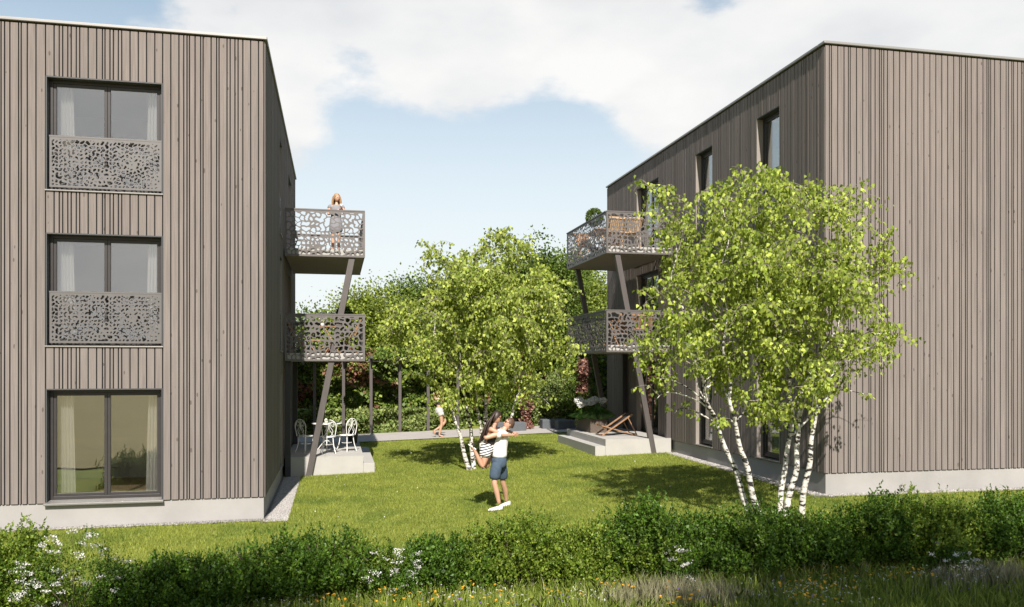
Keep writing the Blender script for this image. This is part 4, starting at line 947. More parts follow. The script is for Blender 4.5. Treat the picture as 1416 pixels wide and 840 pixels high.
def wood_table(label, c, lx, ly, h, m_):
    t = thing('balcony_table', label, 'table', c); c = V(c)
    for k in range(7):
        m = MB(); w = ly/7; y = -ly/2+w*k; m.box(c+V((-lx/2, y+.004, h-.022)), c+V((lx/2, y+w-.004, h))); m.build('table_slat', m_, t)
    for s in (-1, 1):
        for q in (-1, 1):
            m = MB(); x = s*(lx/2-.12); m.beam(c+V((x-.2*q, q*(ly/2-.08), 0)), c+V((x+.2*q, q*(ly/2-.08), h-.023)), .025, .05, up=(0, 1, 0)); m.build('leg', m_, t)
    m = MB(); m.beam(c+V((-lx/2+.1, 0, h*.5)), c+V((lx/2-.1, 0, h*.5)), .03, .04); m.build('crossbar', m_, t); return t
g = 'wooden folding chairs on the balconies'
f2, f1 = 3.152, 5.752
wood_table('wooden slatted table with flowers on the lower left balcony', (at_y(443, 452, 22.9).x, 22.9, f2), .85, .6, .74, M_TEAK)
folding_chair('wooden folding chair next to the wall on the lower left balcony', (-.92, 22.6, f2), .1, M_TEAK, g)
folding_chair('wooden folding chair right of the flower table on the lower left balcony', (.30, 22.5, f2), R(176), M_TEAK, g)
def vase(label, c, seed):
    t = thing('flower_vase', label, 'vase', c); m = MB(); m.lathe([(0, 0), (.04, 0), (.055, .06), (.03, .13), (.035, .16), (0, .155)], c, 12); m.build('vase', M_WHITE, t, smooth=True)
    rng = np.random.default_rng(seed); n = 260; d = unit(rng.normal(size=(n, 3))); P = np.array(c)+np.array([0, 0, .26])+d*(.13*rng.uniform(.5, 1, n))[:, None]
    stuff(np_mesh('blossom', leaf_quads(P, d, .035*np.ones(n), rng, .4, .5), 4, M_WHITEF, t)); n = 120; d = unit(rng.normal(size=(n, 3))); P = np.array(c)+np.array([0, 0, .2])+d*.07
    stuff(np_mesh('greenery', leaf_quads(P, d, .05*np.ones(n), rng, .3, .5), 4, M_TREE, t))
vase('white vase of pale flowers on the slatted table of the lower left balcony', (at_y(446, 445, 22.9).x, 22.9, f2+.74), 9)
r1, r2 = 6.172, 3.422
folding_chair('pale wooden folding chair near the outer corner of the upper right balcony', (7.80, 22.95, r1), R(92), M_PALEW, g)
folding_chair('pale wooden folding chair close to the building on the upper right balcony', (8.36, 22.95, r1), R(84), M_PALEW, g)
wood_table('wooden slatted table beside the side railing of the upper right balcony', (8.0, 24.2, r1), .9, 1.1, .74, M_TEAK)
folding_chair('dark wooden folding chair at the side railing of the upper right balcony', (7.72, 25.3, r1), R(-80), M_TEAK, g)
wood_table('wooden slatted table on the lower right balcony', (8.3, 23.5, r2), .9, .7, .74, M_TEAK)
folding_chair('wooden folding chair at the front of the lower right balcony', (8.05, 22.85, r2), R(95), M_TEAK, g)
folding_chair('wooden folding chair by the wall of the lower right balcony', (8.72, 22.95, r2), R(80), M_TEAK, g)
def deck_chair():
    z = .79; x0 = at_y(829, 600, 23.5).x; Y = 23.25; t = thing('deck_chair', 'wooden deck chair with black canvas sling on the right terrace', 'deck chair', (x0, Y, z)); s = .98
    def P(x, y, h): return (x0+x*s, Y+y, z+h*s)
    for y in (0, .56):
        m = MB(); m.beam(P(0, y, .02), P(.94, y, .64), .04, .05, up=(0, 1, 0)); m.build('long_rail', M_TEAK, t, bevel=.004)
        yy = y+(.032 if y == 0 else -.032)
        m = MB(); m.beam(P(-.02, yy, .31), P(1.0, yy, .03), .032, .05, up=(0, 1, 0)); m.build('seat_rail', M_TEAK, t, bevel=.004)
        yy = y+(-.03 if y == 0 else .03)
        m = MB(); m.beam(P(.80, yy, .53), P(1.08, yy, .02), .024, .04, up=(0, 1, 0)); m.build('prop', M_TEAK, t, bevel=.004)
    for a, n in ((P(0, 0, .03), 'foot_bar'), (P(.93, 0, .63), 'head_bar'), (P(0, 0, .305), 'front_bar'), (P(1.0, 0, .035), 'rear_bar'), (P(1.07, 0, .04), 'prop_bar')):
        m = MB(); m.beam(V(a)+V((0, -.03, 0)), V(a)+V((0, .59, 0)), .03, .03); m.build(n, M_TEAK, t)
    m = MB(); c = bez([P(0, 0, .325), P(.30, 0, .20), P(.62, 0, .36), P(.93, 0, .65)], 5); vs = []
    for q in c: vs += [q+V((0, .06, 0)), q+V((0, .50, 0))]
    m.add(vs, [(2*i, 2*i+1, 2*i+3, 2*i+2) for i in range(len(c)-1)]); o = m.build('sling', M_CANVAS, t, smooth=True); k = o.modifiers.new('thick', 'SOLIDIFY'); k.thickness = .006
deck_chair()
def planter():
    z = .79; x0 = 7.60; x1 = 8.12; y0, y1 = 24.45, 26.05; h = .42; t = thing('planter_box', 'brown metal planter box with ornamental grass and white hydrangeas', 'planter', (x0, y0, z))
    m = MB(); b = .02
    for a, c in (((x0, y0), (x1, y0+b)), ((x0, y1-b), (x1, y1)), ((x0, y0+b), (x0+b, y1-b)), ((x1-b, y0+b), (x1, y1-b))): m.box((*a, z), (*c, z+h))
    m.build('trough', M_CORTEN, t); m = MB(); m.box((x0+b, y0+b, z), (x1-b, y1-b, z+h-.05)); m.build('soil', M_SOIL, t)
    rng = np.random.default_rng(3)
    for k, (cx, cy, r, nn) in enumerate(((x0+.30, y0+.22, .50, 1300), (x0+.0, y0+.85, .40, 500))):
        Q = []
        for i in range(nn):
            a = rng.uniform(0, 6.28); e = rng.uniform(.0, 1.0)**.7; d = np.array([math.cos(a)*e, math.sin(a)*e, 0]); L = r*rng.uniform(.75, 1.15); s = np.array([-math.sin(a), math.cos(a), 0])*.006
            b0 = np.array([cx, cy, z+h-.06])+d*.06; m1 = b0+d*L*.45+np.array([0, 0, L*.75*(1-.35*e)]); tp = b0+d*L*1.0+np.array([0, 0, L*(1.0-.75*e)])
            Q += [b0-s, b0+s, m1+s*.8, tp, m1-s*.8]
        stuff(np_mesh('grass_tuft', np.array(Q), 5, M_GRASSP, t))
    P = []; A = []
    for i in range(22):
        c = np.array([x0+rng.uniform(-.12, .58), rng.uniform(y0+.45, y1-.1), z+h+rng.uniform(.40, .58)]); n = 170; d = unit(rng.normal(size=(n, 3))); P.append(c+d*np.array([.12, .12, .085])*rng.uniform(.7, 1, (n, 1))); A.append(np.cross(d, rng.normal(size=(n, 3)))+d*.4)
    P = np.concatenate(P); stuff(np_mesh('hydrangea_heads', leaf_quads(P, np.concatenate(A), .034*np.ones(len(P)), rng, .45, .5), 4, M_WHITEF, t))
    P, A, L = sprigs((x0+.24, y1-.55, z+h+.06), (.36, .5, .22), 200, 10, .08, rng, z+h-.05, slen=.2); stuff(np_mesh('hydrangea_leaves', leaf_quads(P, A, L, rng, .4, .42), 4, M_TREE, t))
planter()

# ------------------------------------------------------------------ people
M_SKIN = mat('skin', (.52, .30, .20), .5, var=.08, vscale=9); M_SKIN2 = mat('tanned_skin', (.46, .25, .16), .5, var=.08, vscale=9)
M_TEE = mat('white_cotton', (.72, .70, .70), .85, bump=.3, bscale=14); M_GREYTEE = mat('grey_cotton', (.22, .22, .235), .85, bump=.3, bscale=14); M_BLUE = mat('blue_denim', (.055, .085, .125), .85, var=.3, vscale=14, bump=.3, bscale=20)
M_BLACK = mat('black_cloth', (.018, .018, .02), .8); M_HAIRD = mat('dark_brown_hair', (.035, .018, .012), .5, var=.4, vscale=30, stretch=(1, 1, .2)); M_HAIRB = mat('brown_hair', (.10, .05, .03), .55, var=.4, vscale=40)
M_HAIRF = mat('blond_hair', (.42, .25, .12), .5, var=.35, vscale=30, stretch=(1, 1, .2)); M_SHOE = mat('white_leather', (.74, .72, .68), .5); M_LENS = mat('sunglass_lens', (.01, .01, .012), .1)
M_PRINT = mat('patterned_shorts', (.70, .68, .63), .85, var=.7, vscale=30); M_LIP = mat('lips', (.35, .10, .09), .5); M_SOLE = mat('sandal_leather', (.30, .20, .13), .6)
M_STR = mat_stripes('striped_cloth', (.75, .74, .72), (.02, .022, .03), .046)
def skinned(name, J, edges, m, parent, sub=2, thick=None):
    """one continuous surface grown round a skeleton: J name -> (point, radius or (rx, ry))"""
    ks = list(J); me = bpy.data.meshes.new(name); me.from_pydata([tuple(J[k][0]) for k in ks], [(ks.index(a), ks.index(b)) for a, b in edges], []); me.materials.append(m)
    o = link(name, me, parent); sk = o.modifiers.new('skin', 'SKIN'); sk.use_smooth_shade = True; sk.branch_smoothing = .4
    d = me.skin_vertices[0].data
    for i, k in enumerate(ks):
        r = J[k][1]; d[i].radius = r if isinstance(r, tuple) else (r, r); d[i].use_root = (i == 0)
    s = o.modifiers.new('smooth', 'SUBSURF'); s.levels = sub; s.render_levels = sub; return o
def loft(name, tubes, m, parent, n=18):
    """cloth as elliptical rings along a path: (centre, half width along X-ish, half depth along Y); several sleeves or legs make one garment"""
    mb = MB()
    for rings in tubes:
        k = len(rings); vs = []
        for i, (c, rx, ry) in enumerate(rings):
            c = V(c); d = (V(rings[min(i+1, k-1)][0])-V(rings[max(i-1, 0)][0])).normalized(); b = V((0, 1, 0)); b = (b-d*b.dot(d)).normalized(); a = b.cross(d).normalized()
            for j in range(n):
                t = 2*math.pi*j/n; w = 1+.03*math.sin(t*5+i*1.7)+.02*math.sin(t*8-i*2.3); vs.append(c+a*math.cos(t)*rx*w+b*math.sin(t)*ry*w)
        mb.add(vs, [(i*n+j, i*n+(j+1) % n, (i+1)*n+(j+1) % n, (i+1)*n+j) for i in range(k-1) for j in range(n)]+[tuple(reversed(range(n))), tuple(range((k-1)*n, k*n))])
    o = mb.build(name, m, parent, smooth=True); s_ = o.modifiers.new('smooth', 'SUBSURF'); s_.levels = 1; s_.render_levels = 1; return o
def hand(J, E, wrist, key, d, nrm, curl=.5, sc=1.0):
    d = V(d).normalized(); nrm = V(nrm).normalized(); s = d.cross(nrm).normalized(); w = J[wrist][0]
    J[key+'p'] = (w+d*.055*sc, (.030*sc, .018*sc)); E.append((wrist, key+'p'))
    for i, (o, l) in enumerate(((-.027, .062), (-.009, .075), (.009, .070), (.026, .055))):
        a = w+d*.088*sc+s*o*sc; b = a+(d*(1-curl*.4)+nrm*curl*.8).normalized()*l*.55*sc; c = b+(d*(1-curl)+nrm*curl*1.6).normalized()*l*.45*sc
        for q, (pt, r) in enumerate(((a, .0095), (b, .0085), (c, .007))):
            J[f'{key}{i}{q}'] = (pt, r*sc); E.append((key+'p' if q == 0 else f'{key}{i}{q-1}', f'{key}{i}{q}'))
    a = w+d*.035*sc+s*.035*sc+nrm*.01; b = a+(d*.8+s*.5+nrm*.3).normalized()*.045*sc; J[key+'t0'] = (a, .011*sc); J[key+'t1'] = (b, .0085*sc); E += [(key+'p', key+'t0'), (key+'t0', key+'t1')]
def head(c, f, u, skin, hair, parent, style, glasses=False, sc=1.0):
    c = V(c); f = V(f).normalized(); s = V(u).cross(f).normalized(); u = f.cross(s).normalized()
    def G(x, y, z): return c+(f*x+s*y+u*z)*sc
    m = MB(); nu, nv = 20, 14; vs = []
    for i in range(nv+1):
        ph = math.pi*i/nv
        for j in range(nu):
            t = 2*math.pi*j/nu; x, y, z = math.sin(ph)*math.cos(t), math.sin(ph)*math.sin(t), math.cos(ph)
            w = 1 if z > -.1 else 1+.35*(z+.1); X = x*.092*w; Yv = y*.074*w; Z = z*.115
            if z < -.2 and x < 0: X *= 1+.6*(z+.2)
            if z < -.35 and x > .2: X += .012
            if x > .6: X -= .006*math.exp(-((z-.12)/.12)**2)*(1 if abs(y) > .15 else .3)
            vs.append(G(X, Yv, Z))
    m.add(vs, [(i*nu+j, (i+1)*nu+j, (i+1)*nu+(j+1) % nu, i*nu+(j+1) % nu) for i in range(nv) for j in range(nu)])
    m.add([G(.084, 0, .022), G(.088, -.014, -.022), G(.088, .014, -.022), G(.112, 0, -.018), G(.09, 0, -.03)], [(0, 3, 1), (0, 2, 3), (3, 4, 1), (3, 2, 4)])
    for y in (-.074, .074): m.ball(G(-.005, y, -.005), (.018*sc, .010*sc, .028*sc), 8, 6)
    hd = m.build('head', skin, parent, smooth=True)
    m = MB(); m.ball(G(.082, 0, -.052), .011*sc, 8, 6, rot=Matrix.Diagonal((1, 1.9, .55))); m.build('mouth', M_LIP, hd, smooth=True)
    if glasses:
        for y in (-.031, .031):
            m = MB(); m.ball((0, 0, 0), 1, 10, 8); m.v = [tuple(G(.086+q[0]*.009-abs(y+q[1]*.02)*.12, y+q[1]*.027, .018+q[2]*.021)) for q in m.v]; m.build('lens', M_LENS, hd, smooth=True)
        for y in (-.072, .072):
            m = MB(); m.beam(G(.075, y*.85, .024), G(-.01, y*1.05, .02), .006*sc, .006*sc); m.build('temple', M_LENS, hd)
    else:
        for y in (-.030, .030):
            m = MB(); m.ball(G(.079, y, .014), .0095*sc, 8, 6); m.build('eye', M_LENS, hd, smooth=True)
    m = MB(); vs = []; nu, nv = 22, 12
    for i in range(nv+1):
        for j in range(nu):
            t = 2*math.pi*j/nu; front = max(0, math.cos(t)); mx = 1.95-1.05*front**.6 if style == 'short' else 2.15-1.30*front**.55; ph = mx*i/nv
            r = 1.10+.02*math.sin(t*9+i)+.015*math.sin(t*17); vs.append(G(math.sin(ph)*math.cos(t)*.094*r-.004, math.sin(ph)*math.sin(t)*.077*r, math.cos(ph)*.118*r+.003))
    m.add(vs, [(i*nu+j, (i+1)*nu+j, (i+1)*nu+(j+1) % nu, i*nu+(j+1) % nu) for i in range(nv) for j in range(nu)]); m.build('hair', hair, hd, smooth=True)
    return hd
def locks(paths, hair, parent, r=.016, flat=1):
    m = MB()
    for p in paths:
        c = bez(p, 4); m.tube(c, [r*(.55+.45*math.sin(math.pi*min(1, .25+i/len(c))))*(1-.55*(i/len(c))**3) for i in range(len(c))], 6)
    m.build('long_hair', hair, parent, smooth=True)
def shoe(a, b, hgt, m, parent, sole=None, name='shoe', w=.046):
    """a heel, b toe on the ground"""
    a, b = V(a), V(b); d = (b-a); L = d.length; d.normalize(); s = d.cross(V((0, 0, 1))).normalized(); u = s.cross(d); mb = MB(); n = 12; K = 9; vs = []
    for k in range(K):
        t = k/(K-1); ww = w*(.72+.35*math.sin(math.pi*min(1, t*.85+.1)))*(1 if t < .97 else .55)*(1 if t > .02 else .75); hh = hgt*(1-.62*t**1.3)*(1 if t < .97 else .6)
        for j in range(n):
            an = 2*math.pi*j/n; y = math.cos(an)*ww; z = max(math.sin(an), -.35)*hh*.75+.35*hh*.75; vs.append(a+d*L*t+s*y+u*z)
    mb.add(vs, [(i*n+j, i*n+(j+1) % n, (i+1)*n+(j+1) % n, (i+1)*n+j) for i in range(K-1) for j in range(n)]+[tuple(reversed(range(n))), tuple(range((K-1)*n, K*n))])
    o = mb.build(name, m, parent, smooth=True)
    if sole:
        mb = MB(); mb.beam(a+u*.004+d*.01, b+u*.004-d*.012, w*1.75, .018, up=u); mb.build('sole', sole, o)
    return o

def couple():
    Yb = 15.45
    def q(px, py, dy=0): return at_y(px, py, Yb+dy)
    gman = at_y(690, 704, Yb); gz0 = gz(gman.x, Yb)
    t = thing('person', 'man in white shirt, blue shorts and sunglasses lifting a woman on the lawn', 'person', (gman.x, Yb, gz0))
    J = {}; E = []
    J['pel'] = (q(690, 636, .02), (.10, .085)); J['ch'] = (q(692.5, 608, .02), (.11, .10)); J['nk'] = (q(696.5, 594, .02), .055); J['hb'] = (q(701.5, 589, .02), .05)
    E += [('pel', 'ch'), ('ch', 'nk'), ('nk', 'hb')]
    for s, (k, hp, kn, ca, an) in enumerate((('a', (687, 641, -.045), (683.5, 668, -.11), (687, 681, -.10), (690.5, 697.5, -.09)), ('b', (693, 641, .08), (695.5, 668, .18), (699, 680, .26), (700.5, 693.5, .34)))):
        J[k+'h'] = (q(*hp), .060); J[k+'k'] = (q(*kn), .055); J[k+'c'] = (q(*ca), .056); J[k+'n'] = (q(*an), .034); E += [('pel', k+'h'), (k+'h', k+'k'), (k+'k', k+'c'), (k+'c', k+'n')]
    # near arm round her back, far arm under her thighs
    J['s1'] = (q(692.5, 599, -.17), .062); J['e1'] = (q(671.5, 606, -.20), .040); J['w1'] = (q(669.5, 604, .02), .028); E += [('ch', 's1'), ('s1', 'e1'), ('e1', 'w1')]
    hand(J, E, 'w1', 'H1', (.05, 1, -.05), (1, 0, 0), .4)
    J['s2'] = (q(693.5, 600, .20), .058); J['e2'] = (q(682, 618, .24), .042); J['w2'] = (q(671, 622, .20), .028); E += [('ch', 's2'), ('s2', 'e2'), ('e2', 'w2')]
    hand(J, E, 'w2', 'H2', (-.6, -.7, 0), (1, 0, .3), .4)
    skinned('body', J, E, M_SKIN, t)
    head(q(703.6, 586.8, .02), (-.90, -.08, .45), (.42, 0, .90), M_SKIN, M_HAIRB, t, 'short', True, 1.0)
    # shirt and shorts, slightly larger than the body under them
    loft('shirt', [[(q(690.2, 634.2, .02), .150, .135), (q(690.3, 629, .02), .150, .132), (q(690.8, 620, .02), .142, .130), (q(692, 611, .02), .150, .150), (q(693.2, 603, .02), .150, .178), (q(694.6, 598, .02), .125, .175), (q(696.6, 594.3, .02), .07, .09)],
                   [(q(694.5, 600, -.10), .062, .07), (q(691, 600.5, -.175), .074, .07), (q(685, 602.6, -.19), .066, .058)], [(q(694, 600, .14), .06, .06), (q(692, 603, .21), .07, .06), (q(688, 609, .235), .062, .055)]], M_TEE, t)
    loft('shorts', [[(q(690, 631.5, .02), .142, .128), (q(690, 636, .02), .150, .142), (q(690, 642, .02), .152, .160), (q(689.6, 646.5, .03), .135, .165)],
                    [(q(688, 639, -.06), .105, .10), (q(686, 647, -.085), .112, .098), (q(684.4, 656, -.10), .104, .092), (q(683.6, 664.5, -.105), .108, .092)],
                    [(q(692, 639, .08), .10, .10), (q(694.3, 648, .11), .104, .095), (q(695.3, 656, .14), .096, .09), (q(695.8, 663.8, .165), .10, .09)]], M_BLUE, t)
    h = gz0; a = q(694.5, 702, -.09); b = q(675, 704, -.15); shoe((a.x, a.y, h+.004), (b.x, b.y, h+.004), .085, M_SHOE, t, M_BLACK)
    a = q(705, 698, .40); b = q(691, 699, .22); shoe((a.x, a.y, h+.004), (b.x, b.y, h+.004), .085, M_SHOE, t, M_BLACK)
    # the woman
    g = at_y(672, 640, Yb-.02); t = thing('person', 'dark-haired woman in black top and striped shorts hugging the man, legs bent', 'person', (g.x, g.y, g.z-.2))
    J = {}; E = []
    J['pel'] = (q(672.5, 623, -.02), (.118, .125)); J['wa'] = (q(676, 612, -.02), (.092, .095)); J['ch'] = (q(680, 600, -.02), (.105, .098)); J['nk'] = (q(683, 590, -.02), .043); J['hb'] = (q(685.5, 584, -.02), .040)
    E += [('pel', 'wa'), ('wa', 'ch'), ('ch', 'nk'), ('nk', 'hb')]
    for k, hp, kn, an, ft in (('a', (671.5, 630, -.09), (667.5, 646.5, -.10), (655.5, 622, -.09), (651, 616, -.09)), ('b', (674.5, 632, .08), (673.5, 647, .09), (664.5, 637, .12), (661, 634, .12))):
        J[k+'h'] = (q(*hp), .080); J[k+'k'] = (q(*kn), .054); c = V(q(*kn)).lerp(V(q(*an)), .3); J[k+'c'] = (c, .050); J[k+'n'] = (q(*an), .030); J[k+'f'] = (q(*ft), (.034, .024)); E += [('pel', k+'h'), (k+'h', k+'k'), (k+'k', k+'c'), (k+'c', k+'n'), (k+'n', k+'f')]
    J['s1'] = (q(678.3, 592.8, -.16), .050); J['e1'] = (q(694, 602.2, -.20), .036); J['w1'] = (q(706.5, 602.2, -.15), .025); E += [('ch', 's1'), ('s1', 'e1'), ('e1', 'w1')]
    hand(J, E, 'w1', 'H1', (1, .35, -.05), (0, 1, 0), .3, .92)
    J['s2'] = (q(683, 593.5, .14), .048); J['e2'] = (q(697, 594, .26), .034); J['w2'] = (q(708.5, 598.5, .16), .025); E += [('ch', 's2'), ('s2', 'e2'), ('e2', 'w2')]
    hand(J, E, 'w2', 'H2', (.8, -.5, -.25), (-.4, -.6, 0), .3, .92)
    skinned('body', J, E, M_SKIN2, t)
    hd = head(q(686.2, 577.8, -.02), (.94, -.1, -.30), (.28, 0, .95), M_SKIN2, M_HAIRD, t, 'long', True, 1.02)
    ps = []
    rnd = random.Random(8)
    for i in range(22):
        u = i/21; ps.append([q(684.3-3*u, 571.5+4*u, -.10+.17*((i*7) % 22)/21), q(678.5-4*u, 582+2*u, -.12+.2*((i*7) % 22)/21), q(674.5-5*u+rnd.uniform(-1, 1), 595, -.13+.2*((i*7) % 22)/21), q(667.5+rnd.uniform(-3, 4.5), 604+rnd.uniform(-2, 2), -.12+.2*((i*7) % 22)/21), q(664+rnd.uniform(-3, 4), 610.5+rnd.uniform(-3, 3), -.10+.16*((i*7) % 22)/21)])
    locks(ps, M_HAIRD, hd, .021)
    loft('top', [[(q(674.6, 616, -.02), .100, .105), (q(677, 609.5, -.02), .098, .106), (q(679.3, 602.5, -.02), .118, .118), (q(681.2, 597.3, -.02), .108, .112), (q(682.2, 595.4, -.02), .085, .10)]], M_BLACK, t)
    for dy in (-.10, .07):
        m = MB(); m.tube(bez([q(682.5, 598, dy-.02), q(680, 589.2, dy-.015), q(677, 595, dy-.02)], 4), .009, 5); m.build('strap', M_BLACK, t)
    loft('striped_shorts', [[(q(675.2, 613, -.02), .108, .115), (q(674.2, 616, -.02), .118, .128), (q(672.6, 622, -.02), .138, .148), (q(671.8, 627.5, -.02), .138, .155)],
                            [(q(672, 622, -.07), .105, .10), (q(671, 628, -.09), .112, .10), (q(669.8, 633.2, -.095), .108, .095)], [(q(673.5, 623, .05), .10, .09), (q(674.3, 629, .07), .10, .09), (q(674.4, 633, .08), .10, .088)]], M_STR, t)
    for (a, b, dy) in (((659.5, 619.5), (649, 612.5), -.09), ((667, 638, ), (659, 632), .12)):
        a, b = q(*a, dy), q(*b, dy); m = MB(); d = (b-a).normalized(); n_ = V((d.z, 0, -d.x)); m.beam(a+n_*-.035, b+n_*-.035, .075, .022, up=(d.z, 0, -d.x)); s = m.build('sandal', M_SHOE, t, bevel=.006)
        m = MB(); mid = a.lerp(b, .45); m.beam(mid-n_*.03+V((0, -.045, 0)), mid+n_*.035+V((0, -.03, 0)), .02, .012); m.beam(a+n_*.03+V((0, -.04, 0)), a-n_*.02+V((0, -.045, 0)), .02, .012); m.build('sandal_strap', M_BLACK, s)
couple()

def balcony_woman():
    Y = 22.15; z = 5.752; x = at_y(464.5, 300, Y).x; t = thing('person', 'blond woman in grey dress holding a cup on the upper left balcony', 'person', (x, Y, z)); H = 1.52/1.66
    def q(a, b, c): return V((x+a*H, Y+b*H, z+c*H))
    J = {}; E = []
    J['pel'] = (q(0, 0, .92), (.125, .10)); J['wa'] = (q(0, 0, 1.07), (.10, .085)); J['ch'] = (q(.01, 0, 1.26), (.12, .095)); J['nk'] = (q(.015, 0, 1.40), .043); J['hb'] = (q(.02, -.01, 1.47), .042); E += [('pel', 'wa'), ('wa', 'ch'), ('ch', 'nk'), ('nk', 'hb')]
    for k, s in (('a', -1), ('b', 1)):
        J[k+'h'] = (q(s*.085, 0, .84), .078); J[k+'k'] = (q(s*.08, -.02*s, .47), .052); J[k+'c'] = (q(s*.08, .01, .34), .048); J[k+'n'] = (q(s*.075, 0, .08), .030); J[k+'f'] = (q(s*.09, -.13, .03), (.035, .022)); E += [('pel', k+'h'), (k+'h', k+'k'), (k+'k', k+'c'), (k+'c', k+'n'), (k+'n', k+'f')]
    J['s1'] = (q(-.16, 0, 1.34), .05); J['e1'] = (q(-.22, -.06, 1.08), .036); J['w1'] = (q(.06, -.26, 1.19), .025); J['s2'] = (q(.18, 0, 1.34), .048); J['e2'] = (q(.25, -.10, 1.09), .035); J['w2'] = (q(.17, -.28, 1.22), .025)
    E += [('ch', 's1'), ('s1', 'e1'), ('e1', 'w1'), ('ch', 's2'), ('s2', 'e2'), ('e2', 'w2')]; hand(J, E, 'w1', 'H', (.9, -.1, .3), (0, -.3, 1), .5, .9); hand(J, E, 'w2', 'G', (-.2, -.6, .7), (-1, 0, .2), .6, .9)
    skinned('body', J, E, M_SKIN, t)
    hd = head(q(.02, -.02, 1.565), (.65, -.8, -.12), (0, 0, 1), M_SKIN, M_HAIRF, t, 'long', False, .97)
    rnd = random.Random(4); locks([[q(.02+.09*math.cos(a), .02+.05*math.sin(a), 1.62), q(.02+.115*math.cos(a), .03+.06*math.sin(a), 1.50), q(.02+.12*math.cos(a), .04+.06*math.sin(a), 1.38+rnd.uniform(-.03, .03)), q(.02+.11*math.cos(a), .05+.05*math.sin(a), 1.30+rnd.uniform(-.05, .03))] for a in np.linspace(-.5, 3.64, 15)], M_HAIRF, hd, .022)
    loft('dress', [[(q(0, 0, .56), .185, .14), (q(0, 0, .72), .175, .135), (q(0, 0, .90), .165, .128), (q(0, 0, 1.06), .122, .105), (q(.01, 0, 1.2), .142, .118), (q(.012, 0, 1.32), .155, .10), (q(.015, 0, 1.385), .08, .07)],
                   [(q(-.10, 0, 1.34), .06, .06), (q(-.16, 0, 1.33), .064, .062), (q(-.195, -.02, 1.24), .056, .056)], [(q(.12, 0, 1.34), .06, .06), (q(.18, 0, 1.33), .062, .06), (q(.215, -.03, 1.24), .055, .055)]], M_GREYTEE, t)
    c = q(.14, -.33, 1.25); m = MB(); m.lathe([(0, 0), (.028, 0), (.036, .08), (.03, .08), (.024, .01), (0, .01)], c, 12); k = tag(m.build('cup', M_WHITE, smooth=True), 'small pale cup in the hands of the woman on the balcony', 'cup')
balcony_woman()

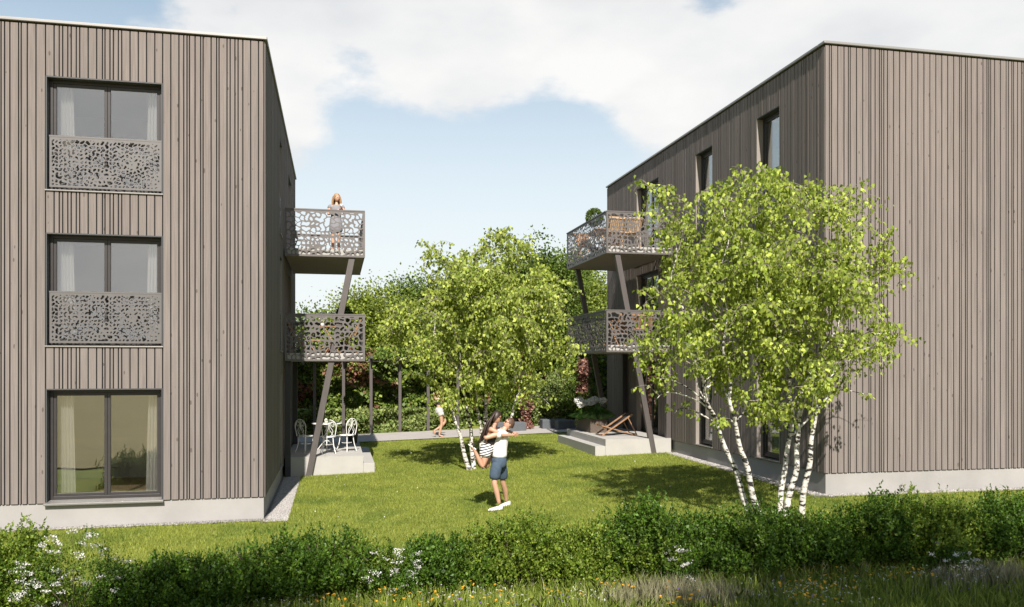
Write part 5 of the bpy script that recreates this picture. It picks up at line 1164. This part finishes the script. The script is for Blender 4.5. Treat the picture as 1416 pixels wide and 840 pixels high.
def walking_girl():
    Y = 29.35; g = at_y(607, 604, Y); x, z = g.x, gz(g.x, Y)+.022; t = thing('person', 'girl in black top and patterned shorts walking on the garden path', 'person', (x, Y, z)); H = 1.68/1.66
    def q(a, b, c): return V((x+a*H, Y+b*H, z+c*H))
    J = {}; E = []
    J['pel'] = (q(0, 0, .93), (.12, .115)); J['wa'] = (q(.0, 0, 1.09), (.092, .085)); J['ch'] = (q(.0, 0, 1.27), (.112, .095)); J['nk'] = (q(.005, 0, 1.41), .043); J['hb'] = (q(.01, 0, 1.47), .042); E += [('pel', 'wa'), ('wa', 'ch'), ('ch', 'nk'), ('nk', 'hb')]
    L = {'a': ((.05, -.08, .85), (.09, -.08, .47), (.05, -.08, .33), (.0, -.08, .08), (.14, -.08, .03)), 'b': ((.05, .08, .85), (.24, .08, .55), (.12, .08, .40), (-.16, .08, .22), (-.12, .08, .12))}
    for k, (hp, kn, ca, an, ft) in L.items():
        J[k+'h'] = (q(*hp), .080); J[k+'k'] = (q(*kn), .054); J[k+'c'] = (q(*ca), .052); J[k+'n'] = (q(*an), .032); J[k+'f'] = (q(*ft), (.036, .024)); E += [('pel', k+'h'), (k+'h', k+'k'), (k+'k', k+'c'), (k+'c', k+'n'), (k+'n', k+'f')]
    J['s1'] = (q(-.14, -.02, 1.36), .05); J['e1'] = (q(-.20, -.10, 1.52), .036); J['w1'] = (q(-.06, -.06, 1.68), .025); J['s2'] = (q(.16, .0, 1.36), .048); J['e2'] = (q(.27, -.06, 1.46), .035); J['w2'] = (q(.12, -.06, 1.62), .025)
    E += [('ch', 's1'), ('s1', 'e1'), ('e1', 'w1'), ('ch', 's2'), ('s2', 'e2'), ('e2', 'w2')]; hand(J, E, 'w1', 'H', (.6, 0, .7), (0, -1, 0), .4, .9); hand(J, E, 'w2', 'G', (-.6, 0, .7), (0, -1, 0), .4, .9)
    skinned('body', J, E, M_SKIN, t); hd = head(q(.01, -.005, 1.565), (.3, .95, 0), (0, 0, 1), M_SKIN, M_HAIRF, t, 'long', False, .97)
    locks([[q(.01+.08*math.cos(a), -.02+.06*math.sin(a), 1.62), q(.01+.09*math.cos(a), -.04+.06*math.sin(a), 1.48), q(.01+.07*math.cos(a), -.05, 1.38)] for a in np.linspace(3.3, 6.1, 9)], M_HAIRF, hd, .02)
    loft('top', [[(q(0, 0, 1.10), .10, .096), (q(0, 0, 1.2), .112, .105), (q(0, 0, 1.28), .126, .112), (q(0, 0, 1.34), .10, .09)]], M_BLACK, t)
    loft('shorts', [[(q(0, 0, 1.06), .108, .10), (q(0, 0, .97), .145, .14), (q(.02, 0, .88), .15, .165), (q(.03, 0, .83), .14, .165)], [(q(.03, -.07, .90), .11, .10), (q(.06, -.08, .80), .118, .105), (q(.075, -.08, .74), .122, .105)],
                    [(q(.04, .07, .90), .11, .10), (q(.09, .08, .80), .112, .10), (q(.12, .08, .75), .112, .10)]], M_PRINT, t)
    for a, b in ((q(-.04, -.08, .0), q(.20, -.08, .0)), (q(-.22, .08, .22), q(-.10, .08, .04))):
        m = MB(); m.beam(a+V((0, 0, .008)), b+V((0, 0, .008)), .08, .02); m.build('sandal', M_SOLE, t)
walking_girl()

# ------------------------------------------------------------------ trees on the near side of the street
def near_trees():
    for x, y, c, rad, n, sd_, lab in ((-2.6, -3.2, (-2.5, -3, 9.5), (1.9, 1.5, 2.45), 150, 3, 'leafy tree behind the viewer shading the left part of the hedge'),
                                      (5.4, -3.4, (5.0, -3, 9.4), (2.3, 1.5, 2.4), 120, 5, 'leafy tree behind the viewer shading the right part of the hedge'),
                                      (8.8, -3.4, (8.6, -3, 8.3), (1.8, 1.4, 2.1), 80, 8, 'leafy tree behind the viewer shading the right end of the hedge')):
        tree('street_tree', lab, x, y, 4, c, rad, n, 110, .17, sd_*17, M_TREED, .15, 'trees on the near side', .40)
near_trees()
